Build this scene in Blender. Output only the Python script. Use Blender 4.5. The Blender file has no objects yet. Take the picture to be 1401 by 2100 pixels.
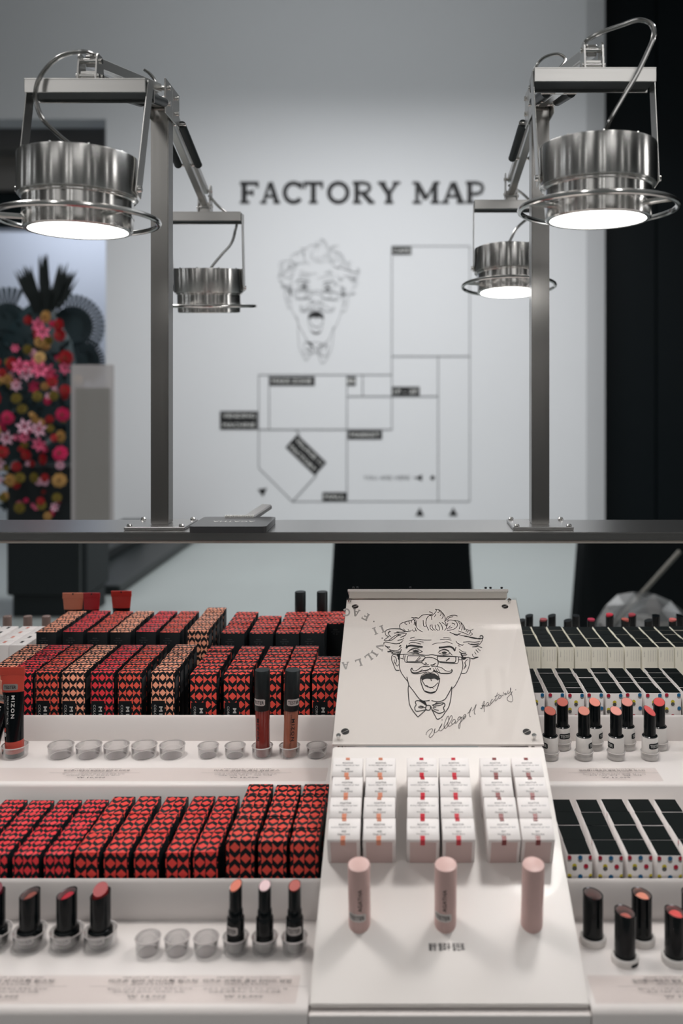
import bpy, bmesh, math, random
from mathutils import Vector, Matrix, Euler
random.seed(7)
C = bpy.context.scene.collection
PI = math.pi

# ------------------------------------------------------------------ camera, world, lights, exposure
E = 1.40                       # eye height above the shop floor
F, CX, CY = 1750.0, 830.0, 806.0   # focal length and principal point on the 1401x2100 frame
cam = bpy.data.cameras.new('camera'); co = bpy.data.objects.new('camera', cam); C.objects.link(co)
co.location = (0, 0, E); co.rotation_euler = (PI/2, 0, 0)
cam.sensor_fit = 'VERTICAL'; cam.sensor_height = 36; cam.sensor_width = 24; cam.lens = F/2100*36
cam.shift_x = -(CX-700.5)/2100; cam.shift_y = -(1050-CY)/2100
cam.clip_start = .02; cam.clip_end = 60
cam.dof.use_dof = True; cam.dof.focus_distance = 1.02; cam.dof.aperture_fstop = 4.2
bpy.context.scene.camera = co
w = bpy.data.worlds.new('world'); bpy.context.scene.world = w; w.use_nodes = True
w.node_tree.nodes['Background'].inputs[0].default_value = (.55, .6, .65, 1)
w.node_tree.nodes['Background'].inputs[1].default_value = .25
vs = bpy.context.scene.view_settings
vs.view_transform = 'Standard'; vs.look = 'None'; vs.gamma = 1; vs.use_curve_mapping = False
vs.exposure = -0.17

def area(name, loc, rot, sx, sy, power, col=(1, 1, 1), spread=180):
    l = bpy.data.lights.new(name, 'AREA'); l.shape = 'RECTANGLE'; l.size = sx; l.size_y = sy
    l.energy = power; l.color = col; l.spread = math.radians(spread)
    o = bpy.data.objects.new(name, l); C.objects.link(o); o.location = loc; o.rotation_euler = rot
    return o
# unseen ceiling lights over the shop
area('unseen_ceiling_light', (-1.5, 1.1, 4.6), (0, 0, 0), 1.1, .6, 19, (1, .955, .93))
area('unseen_ceiling_light', (1.8, 1.1, 4.6), (0, 0, 0), 1.1, .6, 19, (1, .955, .93))
area('unseen_ceiling_light', (-2.6, 2.8, 4.6), (0, 0, 0), .5, 2.2, 55, (1, .97, .95))
area('unseen_ceiling_light', (2.8, 3.0, 4.6), (0, 0, 0), .4, 2.0, 55, (.95, .97, 1))
area('unseen_ceiling_light', (-.6, 4.6, 5.1), (math.radians(62), 0, 0), 3.0, .4, 42, (.93, .97, 1))
for x_ in (-3.4, -1.2, 1.2, 3.4):  # added behind the camera so the steel has bright lights to reflect
    area('unseen_ceiling_light', (x_, -1.9, 4.4), (math.radians(-12), 0, 0), .12, 1.8, 13, (1, .985, .97))
area('crossbar_reflection_light', (1.25, -3.4, 3.25), (math.radians(90), 0, 0), 1.5, .8, 9, (1, .985, .97))  # added soft rear light, brightens the right crossbar by reflection
area('crossbar_reflection_light', (-2.1, -3.4, 3.1), (math.radians(90), 0, 0), 1.0, .9, 5, (1, .985, .97))  # added too, dimmer, for the left crossbar
area('unseen_side_light', (-6.6, -.5, 2.4), (0, math.radians(-90), 0), 2.2, .15, 5, (.95, .98, 1))  # added, no window known here; gives the steel lamps a narrow streak
area('unseen_side_light', (6.6, 1.0, 2.4), (0, math.radians(90), 0), 2.2, .9, 42, (1, .985, .97))  # unseen source at right, read off the bright bands on the lamps
area('unseen_side_light', (6.6, -1.2, 2.4), (0, math.radians(90), 0), 2.2, .2, 6, (1, .985, .97))  # added narrow light, one more streak on the steel
for x_, y_ in ((-4.3, -3.45), (-2.75, -3.45), (-.35, -3.45), (.2, -3.45), (3.1, -3.45), (4.9, -3.45)):  # added thin lights behind the camera, for streaks on the steel
    area('steel_streak_light', (x_, y_, 2.2), (math.radians(90), 0, 0), .07, 2.4, 3.2, (1, .985, .97))
for x_, y_ in ((-6.9, -2.2), (-6.9, .2), (-6.9, 2.2)):  # thin lights added along the left wall, also for steel streaks
    area('steel_streak_light', (x_, y_, 2.2), (0, math.radians(-90), 0), 2.4, .09, 3.6, (.96, .98, 1))
# row of wall washers aimed at the middle of the map wall
area('wall_washer_light', (-.2, 5.4, 5.2), (math.radians(20), 0, 0), 3.8, .25, 124, (.985, .99, 1), 112)
# daylight in the side room on the left
area('side_room_light', (-4.2, 10.0, 4.2), (math.radians(35), 0, 0), 1.8, .6, 42, (.86, .91, 1))

# ------------------------------------------------------------------ materials
MATS = {}
def mat(name, col=(.8, .8, .8), rough=.5, metal=0, emit=None, estr=1, alpha=1, coat=0, spec=.5, aniso=0, trans=0, ior=1.45):
    if name in MATS: return MATS[name]
    m = bpy.data.materials.new(name); m.use_nodes = True; MATS[name] = m
    b = m.node_tree.nodes['Principled BSDF']
    b.inputs['Base Color'].default_value = (*col, 1); b.inputs['Roughness'].default_value = rough
    b.inputs['Metallic'].default_value = metal; b.inputs['Specular IOR Level'].default_value = spec
    b.inputs['Coat Weight'].default_value = coat; b.inputs['IOR'].default_value = ior
    b.inputs['Transmission Weight'].default_value = trans; b.inputs['Alpha'].default_value = alpha
    if emit: b.inputs['Emission Color'].default_value = (*emit, 1); b.inputs['Emission Strength'].default_value = estr
    return m
def srgb(r, g, b):
    f = lambda c: (c/255/12.92) if c/255 <= .04045 else ((c/255+.055)/1.055)**2.4
    return (f(r), f(g), f(b))
def noise_rough(m, scale=20, lo=.3, hi=.5, stretch=(1, 1, 1), bump=0, colvar=0):
    nt = m.node_tree; b = nt.nodes['Principled BSDF']
    tc = nt.nodes.new('ShaderNodeTexCoord'); mp = nt.nodes.new('ShaderNodeMapping'); mp.inputs['Scale'].default_value = stretch
    n = nt.nodes.new('ShaderNodeTexNoise'); n.inputs['Scale'].default_value = scale; n.inputs['Detail'].default_value = 3
    r = nt.nodes.new('ShaderNodeMapRange'); r.inputs['To Min'].default_value = lo; r.inputs['To Max'].default_value = hi
    L = nt.links
    L.new(tc.outputs['Object'], mp.inputs['Vector']); L.new(mp.outputs['Vector'], n.inputs['Vector'])
    L.new(n.outputs['Fac'], r.inputs['Value']); L.new(r.outputs['Result'], b.inputs['Roughness'])
    if bump:
        bp = nt.nodes.new('ShaderNodeBump'); bp.inputs['Strength'].default_value = bump; bp.inputs['Distance'].default_value = .001
        L.new(n.outputs['Fac'], bp.inputs['Height']); L.new(bp.outputs['Normal'], b.inputs['Normal'])
    if colvar:
        c = b.inputs['Base Color'].default_value[:]
        mx = nt.nodes.new('ShaderNodeMix'); mx.data_type = 'RGBA'
        mx.inputs['A'].default_value = (*[x*(1-colvar) for x in c[:3]], 1); mx.inputs['B'].default_value = (*[min(1, x*(1+colvar)) for x in c[:3]], 1)
        L.new(n.outputs['Fac'], mx.inputs['Factor']); L.new(mx.outputs['Result'], b.inputs['Base Color'])
    return m
def clear(name, tint=(1, 1, 1), gloss=.5, rough=.05, base=.06, k=.75):
    m = bpy.data.materials.new(name); m.use_nodes = True; MATS[name] = m; nt = m.node_tree
    nt.nodes.remove(nt.nodes['Principled BSDF']); out = nt.nodes['Material Output']
    t = nt.nodes.new('ShaderNodeBsdfTransparent'); t.inputs[0].default_value = (*tint, 1)
    g = nt.nodes.new('ShaderNodeBsdfGlossy'); g.inputs['Roughness'].default_value = rough
    lw = nt.nodes.new('ShaderNodeLayerWeight'); lw.inputs[0].default_value = gloss
    ma = nt.nodes.new('ShaderNodeMath'); ma.operation = 'MULTIPLY_ADD'; ma.inputs[1].default_value = k; ma.inputs[2].default_value = base
    mx = nt.nodes.new('ShaderNodeMixShader')
    nt.links.new(lw.outputs['Facing'], ma.inputs[0]); nt.links.new(ma.outputs[0], mx.inputs[0])
    nt.links.new(t.outputs[0], mx.inputs[1]); nt.links.new(g.outputs[0], mx.inputs[2]); nt.links.new(mx.outputs[0], out.inputs[0])
    return m
steel = noise_rough(mat('brushed_steel', (.66, .65, .63), .3, 1), 6, .27, .31, (1, 1, 60))
steel_bar = noise_rough(mat('brushed_steel_bar', (.43, .425, .42), .3, 1), 6, .24, .28, (.6, 60, 60))
steel_post = noise_rough(mat('brushed_steel_post', (.38, .37, .355), .3, 1), 8, .23, .28, (60, 60, .6))
def turned_steel():
    m = mat('turned_steel', (.72, .71, .69), .3, 1); nt = m.node_tree; b = nt.nodes['Principled BSDF']
    b.inputs['Anisotropic'].default_value = .9; b.inputs['Anisotropic Rotation'].default_value = .25; b.inputs['Roughness'].default_value = .25
    tg = nt.nodes.new('ShaderNodeTangent'); tg.direction_type = 'RADIAL'; tg.axis = 'Z'
    nt.links.new(tg.outputs[0], b.inputs['Tangent'])
    return m
tsteel = turned_steel()
chrome = mat('bright_steel', (.7, .69, .67), .16, 1)
white_ac = noise_rough(mat('white_acrylic', srgb(226, 220, 217), .22, spec=.4), 4, .34, .42)
white_st = noise_rough(mat('white_stand_acrylic', srgb(229, 224, 220), .16, coat=.08), 4, .28, .38)
white_sign = mat('white_sign', srgb(226, 221, 217), .25)
black_ink = mat('black_ink', (.006, .006, .007), .6)
grey_ink = mat('grey_ink', srgb(150, 147, 145), .6)
small_ink = mat('dark_grey_ink', (.035, .035, .038), .6)
white_ink = mat('white_ink', (.62, .62, .6), .6)
faint_ink = mat('faint_ink', (.10, .105, .11), .6)
line_ink = mat('wall_line_ink', srgb(104, 106, 108), .7)
thin_ink = mat('wall_thin_ink', srgb(128, 130, 132), .7)
sticker = mat('sticker_paper', srgb(196, 190, 187), .45)
blk = mat('black_carton', (.005, .008, .010), .5, spec=.25)
blk_top = noise_rough(mat('black_lid_card', (.005, .0075, .0075), .5, spec=.07), 30, .5, .65)
blk_gloss = mat('black_gloss_plastic', (.003, .005, .006), .16, spec=.32)
blk_matte = mat('black_matte_plastic', (.006, .010, .011), .42)
blk_cloth = noise_rough(mat('black_cloth', (.006, .008, .009), .9, spec=.1), 60, .8, .95)
white_card = mat('white_carton', srgb(232, 227, 225), .4)
cream_card = mat('cream_carton', srgb(232, 229, 215), .45)
cup_clear = clear('clear_acrylic', (.90, .90, .90), .45, .08, .05)
plate_clear = clear('clear_plate', (.97, .965, .96), .25, .05, .01, .25)
strip_clear = clear('price_strip_acrylic', (.968, .953, .948), .3, .38, .003, .05)
cable_m = clear('clear_cable_sheath', (.62, .62, .61), .4, .15, .22)
pink = mat('powder_pink_plastic', srgb(212, 178, 172), .35)
led = mat('led_diffuser', (.9, .9, .9), .5, emit=(1, .985, .96), estr=9)
hole = mat('cup_recess', srgb(120, 112, 112), .6)
def pattern(name, col, a=.1, b=.2, p=.0082, q=.0089):
    m = mat(name, col, .45, spec=.2); nt = m.node_tree; L = nt.links; N = nt.nodes.new
    tc = N('ShaderNodeTexCoord'); sp = N('ShaderNodeSeparateXYZ'); L.new(tc.outputs['Object'], sp.inputs[0])
    def M(op, x, y=None):
        n = N('ShaderNodeMath'); n.operation = op
        for i, v in enumerate((x, y)):
            if v is None: continue
            if isinstance(v, (int, float)): n.inputs[i].default_value = v
            else: L.new(v, n.inputs[i])
        return n.outputs[0]
    u = M('ADD', M('DIVIDE', sp.outputs[0], p), 50+a)
    v = M('ADD', M('DIVIDE', M('ADD', sp.outputs[2], sp.outputs[1]), q), 50+b)
    fu = M('ABSOLUTE', M('SUBTRACT', M('FRACT', u), .5)); fv = M('ABSOLUTE', M('SUBTRACT', M('FRACT', v), .5))
    par = M('MODULO', M('ADD', M('FLOOR', u), M('FLOOR', v)), 2)
    dia = M('LESS_THAN', M('ADD', fu, fv), .47)
    bow = M('MULTIPLY', M('LESS_THAN', fv, M('MULTIPLY', fu, .94)), M('LESS_THAN', fu, .49))
    r = M('ADD', M('MULTIPLY', par, dia), M('MULTIPLY', M('SUBTRACT', 1, par), bow))
    mx = N('ShaderNodeMix'); mx.data_type = 'RGBA'
    mx.inputs['A'].default_value = (.007, .010, .012, 1); mx.inputs['B'].default_value = (*col, 1)
    L.new(r, mx.inputs['Factor']); L.new(mx.outputs['Result'], nt.nodes['Principled BSDF'].inputs['Base Color'])
    return m
PAT = {'red': pattern('red_diamond_print', srgb(220, 58, 66), .5, .1),
       'brick': pattern('brick_diamond_print', srgb(220, 86, 70), .5, .1),
       'tan': pattern('tan_diamond_print', srgb(236, 160, 130), .5, .1),
       'scarlet': pattern('scarlet_diamond_print', srgb(228, 72, 66), .0, .35, .0098, .0098),
       'coral': pattern('coral_diamond_print', srgb(226, 82, 70), .0, .3, .0098, .0098),
       'crimson': pattern('crimson_diamond_print', srgb(226, 62, 68), .25, .6, .0078, .0088)}

# ------------------------------------------------------------------ mesh helpers
class MB:
    def __init__(s): s.v = []; s.f = []; s.fm = []; s.mats = []
    def mi(s, m):
        if m not in s.mats: s.mats.append(m)
        return s.mats.index(m)
    def add(s, vs_, fs, m, M=None):
        b = len(s.v)
        s.v += [tuple(M @ Vector(p)) if M else tuple(p) for p in vs_]
        k = s.mi(m)
        for f in fs: s.f.append([b+i for i in f]); s.fm.append(k)
        return s
    def box(s, x0, x1, y0, y1, z0, z1, m, bev=0, M=None, top=None, front=None, seg=1):
        bm = bmesh.new(); bmesh.ops.create_cube(bm, size=1)
        for v in bm.verts: v.co = Vector(((x0+x1)/2+v.co.x*(x1-x0), (y0+y1)/2+v.co.y*(y1-y0), (z0+z1)/2+v.co.z*(z1-z0)))
        if bev: bmesh.ops.bevel(bm, geom=bm.edges[:], offset=bev, segments=seg, affect='EDGES')
        bm.normal_update(); bm.verts.index_update()
        b = len(s.v); s.v += [tuple(M @ v.co) if M else tuple(v.co) for v in bm.verts]
        for f in bm.faces:
            mm = m
            if top and f.normal.z > .6: mm = top
            elif front and f.normal.y < -.5: mm = front
            s.f.append([b+v.index for v in f.verts]); s.fm.append(s.mi(mm))
        bm.free(); return s
    def lathe(s, prof, m, n=24, M=None, cap0=True, cap1=True, sx=1, sy=1):
        vs_ = []; fs = []
        for r, z in prof:
            for i in range(n):
                a = 2*PI*i/n; vs_.append((r*math.cos(a)*sx, r*math.sin(a)*sy, z))
        for j in range(len(prof)-1):
            for i in range(n):
                k = (i+1) % n; fs.append((j*n+i, j*n+k, (j+1)*n+k, (j+1)*n+i))
        if cap0: fs.append(tuple(range(n))[::-1])
        if cap1: fs.append(tuple((len(prof)-1)*n+i for i in range(n)))
        return s.add(vs_, fs, m, M)
    def bar(s, p, q, wx, wz, m, bev=0, up=(0, 0, 1)):
        p = Vector(p); q = Vector(q); d = q-p; L = d.length; d.normalize()
        x = d.cross(Vector(up)).normalized(); z = x.cross(d)
        M = Matrix((( x.x, d.x, z.x, p.x), (x.y, d.y, z.y, p.y), (x.z, d.z, z.z, p.z), (0, 0, 0, 1)))
        return s.box(-wx/2, wx/2, 0, L, -wz/2, wz/2, m, bev, M)
    def cyl(s, p, q, r, m, n=14, r2=None):
        p = Vector(p); q = Vector(q); d = q-p; L = d.length
        M = Matrix.Translation(p) @ d.to_track_quat('Z', 'Y').to_matrix().to_4x4()
        return s.lathe([(r, 0), (r if r2 is None else r2, L)], m, n, M)
    def tube(s, pts, r, m, n=8, closed=False, smooth=6):
        P = [Vector(p) for p in pts]
        if smooth:
            Q = []; N_ = len(P); rng = range(N_ if closed else N_-1)
            for i in rng:
                p0 = P[(i-1) % N_] if closed or i > 0 else P[0]; p1 = P[i]; p2 = P[(i+1) % N_]; p3 = P[(i+2) % N_] if closed or i+2 < N_ else P[-1]
                for k in range(smooth):
                    t = k/smooth
                    Q.append(.5*((2*p1)+(p2-p0)*t+(2*p0-5*p1+4*p2-p3)*t*t+(3*p1-p0-3*p2+p3)*t**3))
            if not closed: Q.append(P[-1])
            P = Q
        vs_ = []; fs = []; N_ = len(P); prev = None
        for i, p in enumerate(P):
            d = (P[(i+1) % N_]-P[i-1]) if (closed or 0 < i < N_-1) else (P[min(i+1, N_-1)]-P[max(i-1, 0)])
            d.normalize()
            if prev is None:
                a = Vector((0, 0, 1)) if abs(d.z) < .9 else Vector((1, 0, 0)); x = d.cross(a).normalized()
            else: x = (prev-d*prev.dot(d)).normalized()
            prev = x; y = d.cross(x)
            for k in range(n):
                t = 2*PI*k/n; vs_.append(p+r*(math.cos(t)*x+math.sin(t)*y))
        for i in range(N_ if closed else N_-1):
            j = (i+1) % N_
            for k in range(n):
                l = (k+1) % n; fs.append((i*n+k, i*n+l, j*n+l, j*n+k))
        if not closed: fs.append(tuple(range(n))[::-1]); fs.append(tuple((N_-1)*n+k for k in range(n)))
        return s.add(vs_, fs, m)
    def torus(s, c, R, r, m, n=48, k=10):
        return s.tube([(c[0]+R*math.cos(2*PI*i/n), c[1]+R*math.sin(2*PI*i/n), c[2]) for i in range(n)], r, m, k, True, 0)
    def obj(s, name, parent=None, loc=None, smooth=True, ang=35):
        me = bpy.data.meshes.new(name); me.from_pydata(s.v, [], s.f)
        for m in s.mats: me.materials.append(m)
        me.polygons.foreach_set('material_index', s.fm)
        if smooth:
            me.polygons.foreach_set('use_smooth', [True]*len(s.f)); me.set_sharp_from_angle(angle=math.radians(ang))
        me.update()
        o = bpy.data.objects.new(name, me); C.objects.link(o)
        if parent: o.parent = parent
        if loc: o.location = loc
        return o
def tag(o, label, cat, group=None):
    o['label'] = label; o['category'] = cat
    if group: o['group'] = group
    return o
def thing(name, label, cat, loc=(0, 0, 0), rz=0, group=None):
    o = bpy.data.objects.new(name, None); o.empty_display_size = .02; C.objects.link(o)
    o.location = loc; o.rotation_euler = (0, 0, rz)
    return tag(o, label, cat, group)
def struct(o): o['kind'] = 'structure'; return o
def kids(o): return [c for c in ALLKIDS.get(o.name, [])]
def dup(root, loc, label, rz=0, tilt=None, scale=None):
    r = root.copy(); C.objects.link(r); r.location = loc; r.rotation_euler = (tilt or 0, 0, rz); r['label'] = label
    if scale: r.scale = scale
    for ch in list(root.children):
        c = ch.copy(); C.objects.link(c); c.parent = r
        for g in list(ch.children):
            d = g.copy(); C.objects.link(d); d.parent = c
    return r
def W(px, py, Y): return Vector(((px-CX)/F*Y, Y, E-(py-CY)/F*Y))
def PXY(p): return (CX+F*p[0]/p[1], CY-F*(p[2]-E)/p[1])

# ------------------------------------------------------------------ lettering
TC = {}
def text_geo(s, bold=0, sp=1.0, res=2):
    k = (s, bold, sp, res)
    if k not in TC:
        cu = bpy.data.curves.new('t', 'FONT'); cu.body = s; cu.size = 1; cu.align_x = 'CENTER'; cu.align_y = 'CENTER'
        cu.resolution_u = res; cu.offset = bold; cu.space_character = sp; cu.space_line = 1.05
        o = bpy.data.objects.new('t', cu); C.objects.link(o)
        bpy.context.view_layer.update()
        me = bpy.data.meshes.new_from_object(o.evaluated_get(bpy.context.evaluated_depsgraph_get()))
        vs_ = [tuple(v.co) for v in me.vertices]; fs = [tuple(p.vertices) for p in me.polygons]
        if vs_:
            mx = (min(v[0] for v in vs_)+max(v[0] for v in vs_))/2; my = (min(v[1] for v in vs_)+max(v[1] for v in vs_))/2
            vs_ = [(v[0]-mx, v[1]-my, 0) for v in vs_]
        bpy.data.objects.remove(o); bpy.data.curves.remove(cu); bpy.data.meshes.remove(me)
        TC[k] = (vs_, fs)
    return TC[k]
def put_text(mb, s, m, width=None, height=None, M=None, fn=None, bold=0, sp=1.0, res=2):
    """flat lettering scaled to a width and/or a height of the inked area; M places it, or fn maps (x, y) to a point"""
    v, f = text_geo(s, bold, sp, res)
    if not v: return
    W0 = max(p[0] for p in v)-min(p[0] for p in v); H0 = max(p[1] for p in v)-min(p[1] for p in v)
    sx = width/W0 if width else None; sy = height/H0 if height else None
    sx = sx or sy; sy = sy or sx
    vv = [(p[0]*sx, p[1]*sy) for p in v]
    if fn: mb.add([fn(x, y) for x, y in vv], f, m)
    else: mb.add([(x, y, 0) for x, y in vv], f, m, M)
def wrap(r, a0=0, z0=0, rot=0):
    """maps a flat label onto a round body, facing the camera side (-Y), turned by a0"""
    def fn(x, y, rr=r):
        if rot: x, y = x*math.cos(rot)-y*math.sin(rot), x*math.sin(rot)+y*math.cos(rot)
        a = a0+x/r; return (rr*math.sin(a), -rr*math.cos(a), z0+y)
    return fn
def patch(mb, fn, w_, h_, m, n=8, rnd=.0012):
    vs_ = []; fs = []
    for i in range(n+1):
        x = -w_/2+w_*i/n; e = min(i, n-i)*w_/n; d = 0 if e > rnd else rnd*.7
        vs_ += [fn(x, -h_/2+d), fn(x, h_/2-d)]
    for i in range(n): fs.append((2*i, 2*i+2, 2*i+3, 2*i+1))
    mb.add(vs_, fs, m)
def tester_label(parent, r, z, a0=0, w_=.017, h_=.0065, paper=None, ink=None, name='tester_label', tz=1):
    mb = MB(); patch(mb, wrap(r+.00015, a0, z), w_, h_, paper or sticker)
    put_text(mb, 'TESTER', ink or black_ink, w_*.84, h_*.52*tz, fn=wrap(r+.0003, a0, z), bold=.012)
    return mb.obj(name, parent, smooth=True)
def ribbon(pts, width, closed=False, taper=False):
    """flat stroke along 2-D points -> (verts, quads)"""
    P = [Vector(p) for p in pts]; n = len(P); vs_ = []; fs = []
    for i in range(n):
        a = P[i-1] if (i > 0 or closed) else P[i]; b = P[(i+1) % n] if (i < n-1 or closed) else P[i]
        t = (b-a); t = t.normalized() if t.length > 1e-9 else Vector((1, 0)); nn = Vector((-t.y, t.x))
        w_ = width
        if taper: s_ = i/(n-1); w_ = width*(.35+1.1*math.sin(PI*min(max(s_, .0), 1)))
        vs_ += [P[i]+nn*w_/2, P[i]-nn*w_/2]
    for i in range(n if closed else n-1):
        j = (i+1) % n; fs.append((2*i, 2*i+1, 2*j+1, 2*j))
    return vs_, fs
def smooth2(pts, k=4, closed=False):
    P = [Vector(p) for p in pts]; n = len(P)
    if n < 3: return P
    Q = []
    for i in range(n if closed else n-1):
        p0 = P[(i-1) % n] if closed or i > 0 else P[0]; p1 = P[i]; p2 = P[(i+1) % n]; p3 = P[(i+2) % n] if closed or i+2 < n else P[-1]
        for j in range(k):
            t = j/k; Q.append(.5*((2*p1)+(p2-p0)*t+(2*p0-5*p1+4*p2-p3)*t*t+(3*p1-p0-3*p2+p3)*t**3))
    if not closed: Q.append(P[-1])
    return Q
SER = {  # slab-serif capitals as strokes: (points, width) on a unit-high letter
 'F': (.82, [([(.18, 0), (.18, 1)], .18), ([(.0, .93), (.8, .93)], .14), ([(.18, .5), (.55, .5)], .13), ([(0, .05), (.42, .05)], .1), ([(.76, .72), (.76, 1)], .09), ([(.55, .36), (.55, .64)], .08)]),
 'A': (.98, [([(.16, .05), (.47, .98)], .11), ([(.82, .05), (.5, .98)], .18), ([(.25, .33), (.74, .33)], .11), ([(0, .05), (.32, .05)], .1), ([(.64, .05), (.98, .05)], .1)]),
 'C': (.92, [('c', (.47, .5, .40, .44, 38, 322), .16), ([(.82, .66), (.82, .98)], .09)]),
 'T': (.88, [([(.44, 0), (.44, .95)], .18), ([(0, .93), (.88, .93)], .14), ([(.24, .05), (.64, .05)], .1), ([(.05, .68), (.05, 1)], .09), ([(.83, .68), (.83, 1)], .09)]),
 'O': (1.0, [('c', (.5, .5, .42, .44, 0, 360), .16)]),
 'R': (1.0, [([(.18, 0), (.18, 1)], .18), ([(0, .95), (.5, .95), (.72, .88), (.78, .72), (.7, .56), (.5, .49), (.2, .49)], .13), ([(.45, .48), (.85, .04)], .18), ([(0, .05), (.4, .05)], .1), ([(.7, .05), (1.0, .05)], .1)]),
 'Y': (.98, [([(.49, 0), (.49, .45)], .18), ([(.16, .95), (.49, .42)], .18), ([(.82, .95), (.49, .42)], .12), ([(0, .95), (.36, .95)], .1), ([(.64, .95), (.98, .95)], .1), ([(.3, .05), (.68, .05)], .1)]),
 'M': (1.2, [([(.2, .03), (.2, .97)], .12), ([(1.0, .03), (1.0, .97)], .18), ([(.2, .95), (.6, .2)], .18), ([(1.0, .95), (.6, .2)], .1), ([(0, .05), (.4, .05)], .1), ([(.8, .05), (1.2, .05)], .1), ([(0, .95), (.25, .95)], .1), ([(.95, .95), (1.2, .95)], .1)]),
 'P': (.9, [([(.18, 0), (.18, 1)], .18), ([(0, .95), (.5, .95), (.74, .88), (.8, .7), (.72, .51), (.5, .44), (.2, .44)], .13), ([(0, .05), (.42, .05)], .1)]),
 'V': (.98, [([(.16, .95), (.5, .03)], .18), ([(.82, .95), (.5, .03)], .11), ([(0, .95), (.36, .95)], .1), ([(.66, .95), (.98, .95)], .1)]),
 'I': (.5, [([(.25, 0), (.25, 1)], .18), ([(0, .05), (.5, .05)], .1), ([(0, .95), (.5, .95)], .1)]),
 'L': (.82, [([(.2, 0), (.2, 1)], .18), ([(0, .07), (.8, .07)], .14), ([(0, .95), (.42, .95)], .1), ([(.76, 0), (.76, .32)], .09)]),
}
def serif_letter(ch, bold=1.3):
    wd, st = SER[ch]; out = []
    for k, item in enumerate(st):
        if item[0] == 'c':
            cx, cy, rx, ry, a0, a1 = item[1]; closed = a1-a0 == 360; n = 22
            pts = [(cx+rx*math.cos(math.radians(a0+(a1-a0)*i/n)), cy+ry*math.sin(math.radians(a0+(a1-a0)*i/n))) for i in range(n if closed else n+1)]
            out.append((*ribbon(pts, item[2]*bold, closed), k))
        else: out.append((*ribbon(item[0], item[1]*bold), k))
    return wd, out

# ------------------------------------------------------------------ the room
wallm = noise_rough(mat('white_painted_wall', srgb(212, 213, 215), .7, spec=.2), 3, .6, .8, colvar=.015)
darkwall = noise_rough(mat('black_panelling', (.0028, .0055, .007), .5, spec=.2), 5, .35, .6)
beamm = mat('grey_beam_paint', srgb(112, 110, 108), .7)
floorm = noise_rough(mat('grey_concrete_floor', srgb(146, 153, 152), .35, spec=.5), 1.5, .22, .42, colvar=.10)
ceilm = mat('ceiling_paint', srgb(225, 225, 225), .8)
rearm = mat('grey_rear_wall', srgb(104, 103, 101), .8)
def plane_box(name, x0, x1, y0, y1, z0, z1, m):
    return struct(MB().box(x0, x1, y0, y1, z0, z1, m).obj(name, smooth=False))
plane_box('floor', -7, 7, -4, 12, -.1, 0, floorm)
plane_box('ceiling', -7, 7, -4, 12, 5.6, 5.7, ceilm)
xl, xr = W(217, 0, 8.5).x, W(1203, 0, 8.5).x
plane_box('wall_back', xl, xr, 8.5, 8.8, 0, 5.6, wallm)
plane_box('wall_lintel', -7, xl, 8.5, 8.8, W(0, 244, 8.5).z, 5.6, wallm)
# bevelled right end of the white wall
x2 = W(1241, 0, 8.62).x
mb = MB(); mb.add([(xr, 8.5, 0), (x2, 8.62, 0), (x2, 9.0, 0), (xr, 9.0, 0), (xr, 8.5, 5.6), (x2, 8.62, 5.6), (x2, 9.0, 5.6), (xr, 9.0, 5.6)],
       [(0, 1, 5, 4), (1, 2, 6, 5), (2, 3, 7, 6), (3, 0, 4, 7), (4, 5, 6, 7), (3, 2, 1, 0)], wallm)
struct(mb.obj('trim_1', smooth=False))
# black panels on the right: each panel is a piece of its own
wb = struct(MB().box(x2, 7, 9.0, 9.2, 0, 5.6, darkwall).obj('wall_right_back', smooth=False))
xx = x2
while xx < 6.5:
    MB().box(xx+.006, xx+.61, 8.955, 9.0, .02, 5.58, darkwall, .006).obj('wall_panel', wb, smooth=False); xx += .62
plane_box('wall_side_room', -7, xl-.0, 11.4, 11.6, 0, 5.6, mat('side_room_wall', srgb(214, 220, 232), .7))
plane_box('wall_left', -7.2, -7, -4, 12, 0, 5.6, rearm)
plane_box('wall_right', 7, 7.2, -4, 12, 0, 5.6, darkwall)
plane_box('wall_front', -7, 7, -4.2, -4, 0, 5.6, rearm)
# dark blocks added behind the camera, unseen, for dark bands in the steel
for i, px_ in enumerate((-5.2, -3.1, -1.3, .5, 2.1, 3.9, 5.6)):
    MB().box(px_, px_+(.35, .6, .3, .55, .3, .7, .4)[i], -3.9, -3.5, .001, 5.599, darkwall).obj('dark_reflection_block', None, smooth=False)['kind'] = 'structure'
# grey bulkhead above the opening on the left, with a lighter lower band
a = W(-60, 243, 9.2); b = W(213, 305, 9.2)
plane_box('trim_2', -7, b.x, 9.2, 9.5, b.z, a.z, beamm)
a = W(-60, 305, 9.5); b = W(215, 388, 9.5)
plane_box('trim_3', -7, b.x, 9.5, 9.7, b.z, a.z, mat('taupe_paint', srgb(128, 125, 122), .7))
a = W(-60, 388, 9.7); b = W(62, 470, 9.7)
mb = MB(); mb.box(-4.9, b.x, 9.62, 9.9, b.z, a.z, mat('dark_glass', (.012, .018, .02), .2), .02)
aw = thing('high_display_case', 'dark box-shaped case high on the wall behind the left lamp', 'case', (0, 0, 0)); mb.obj('case_body', aw)

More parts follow.
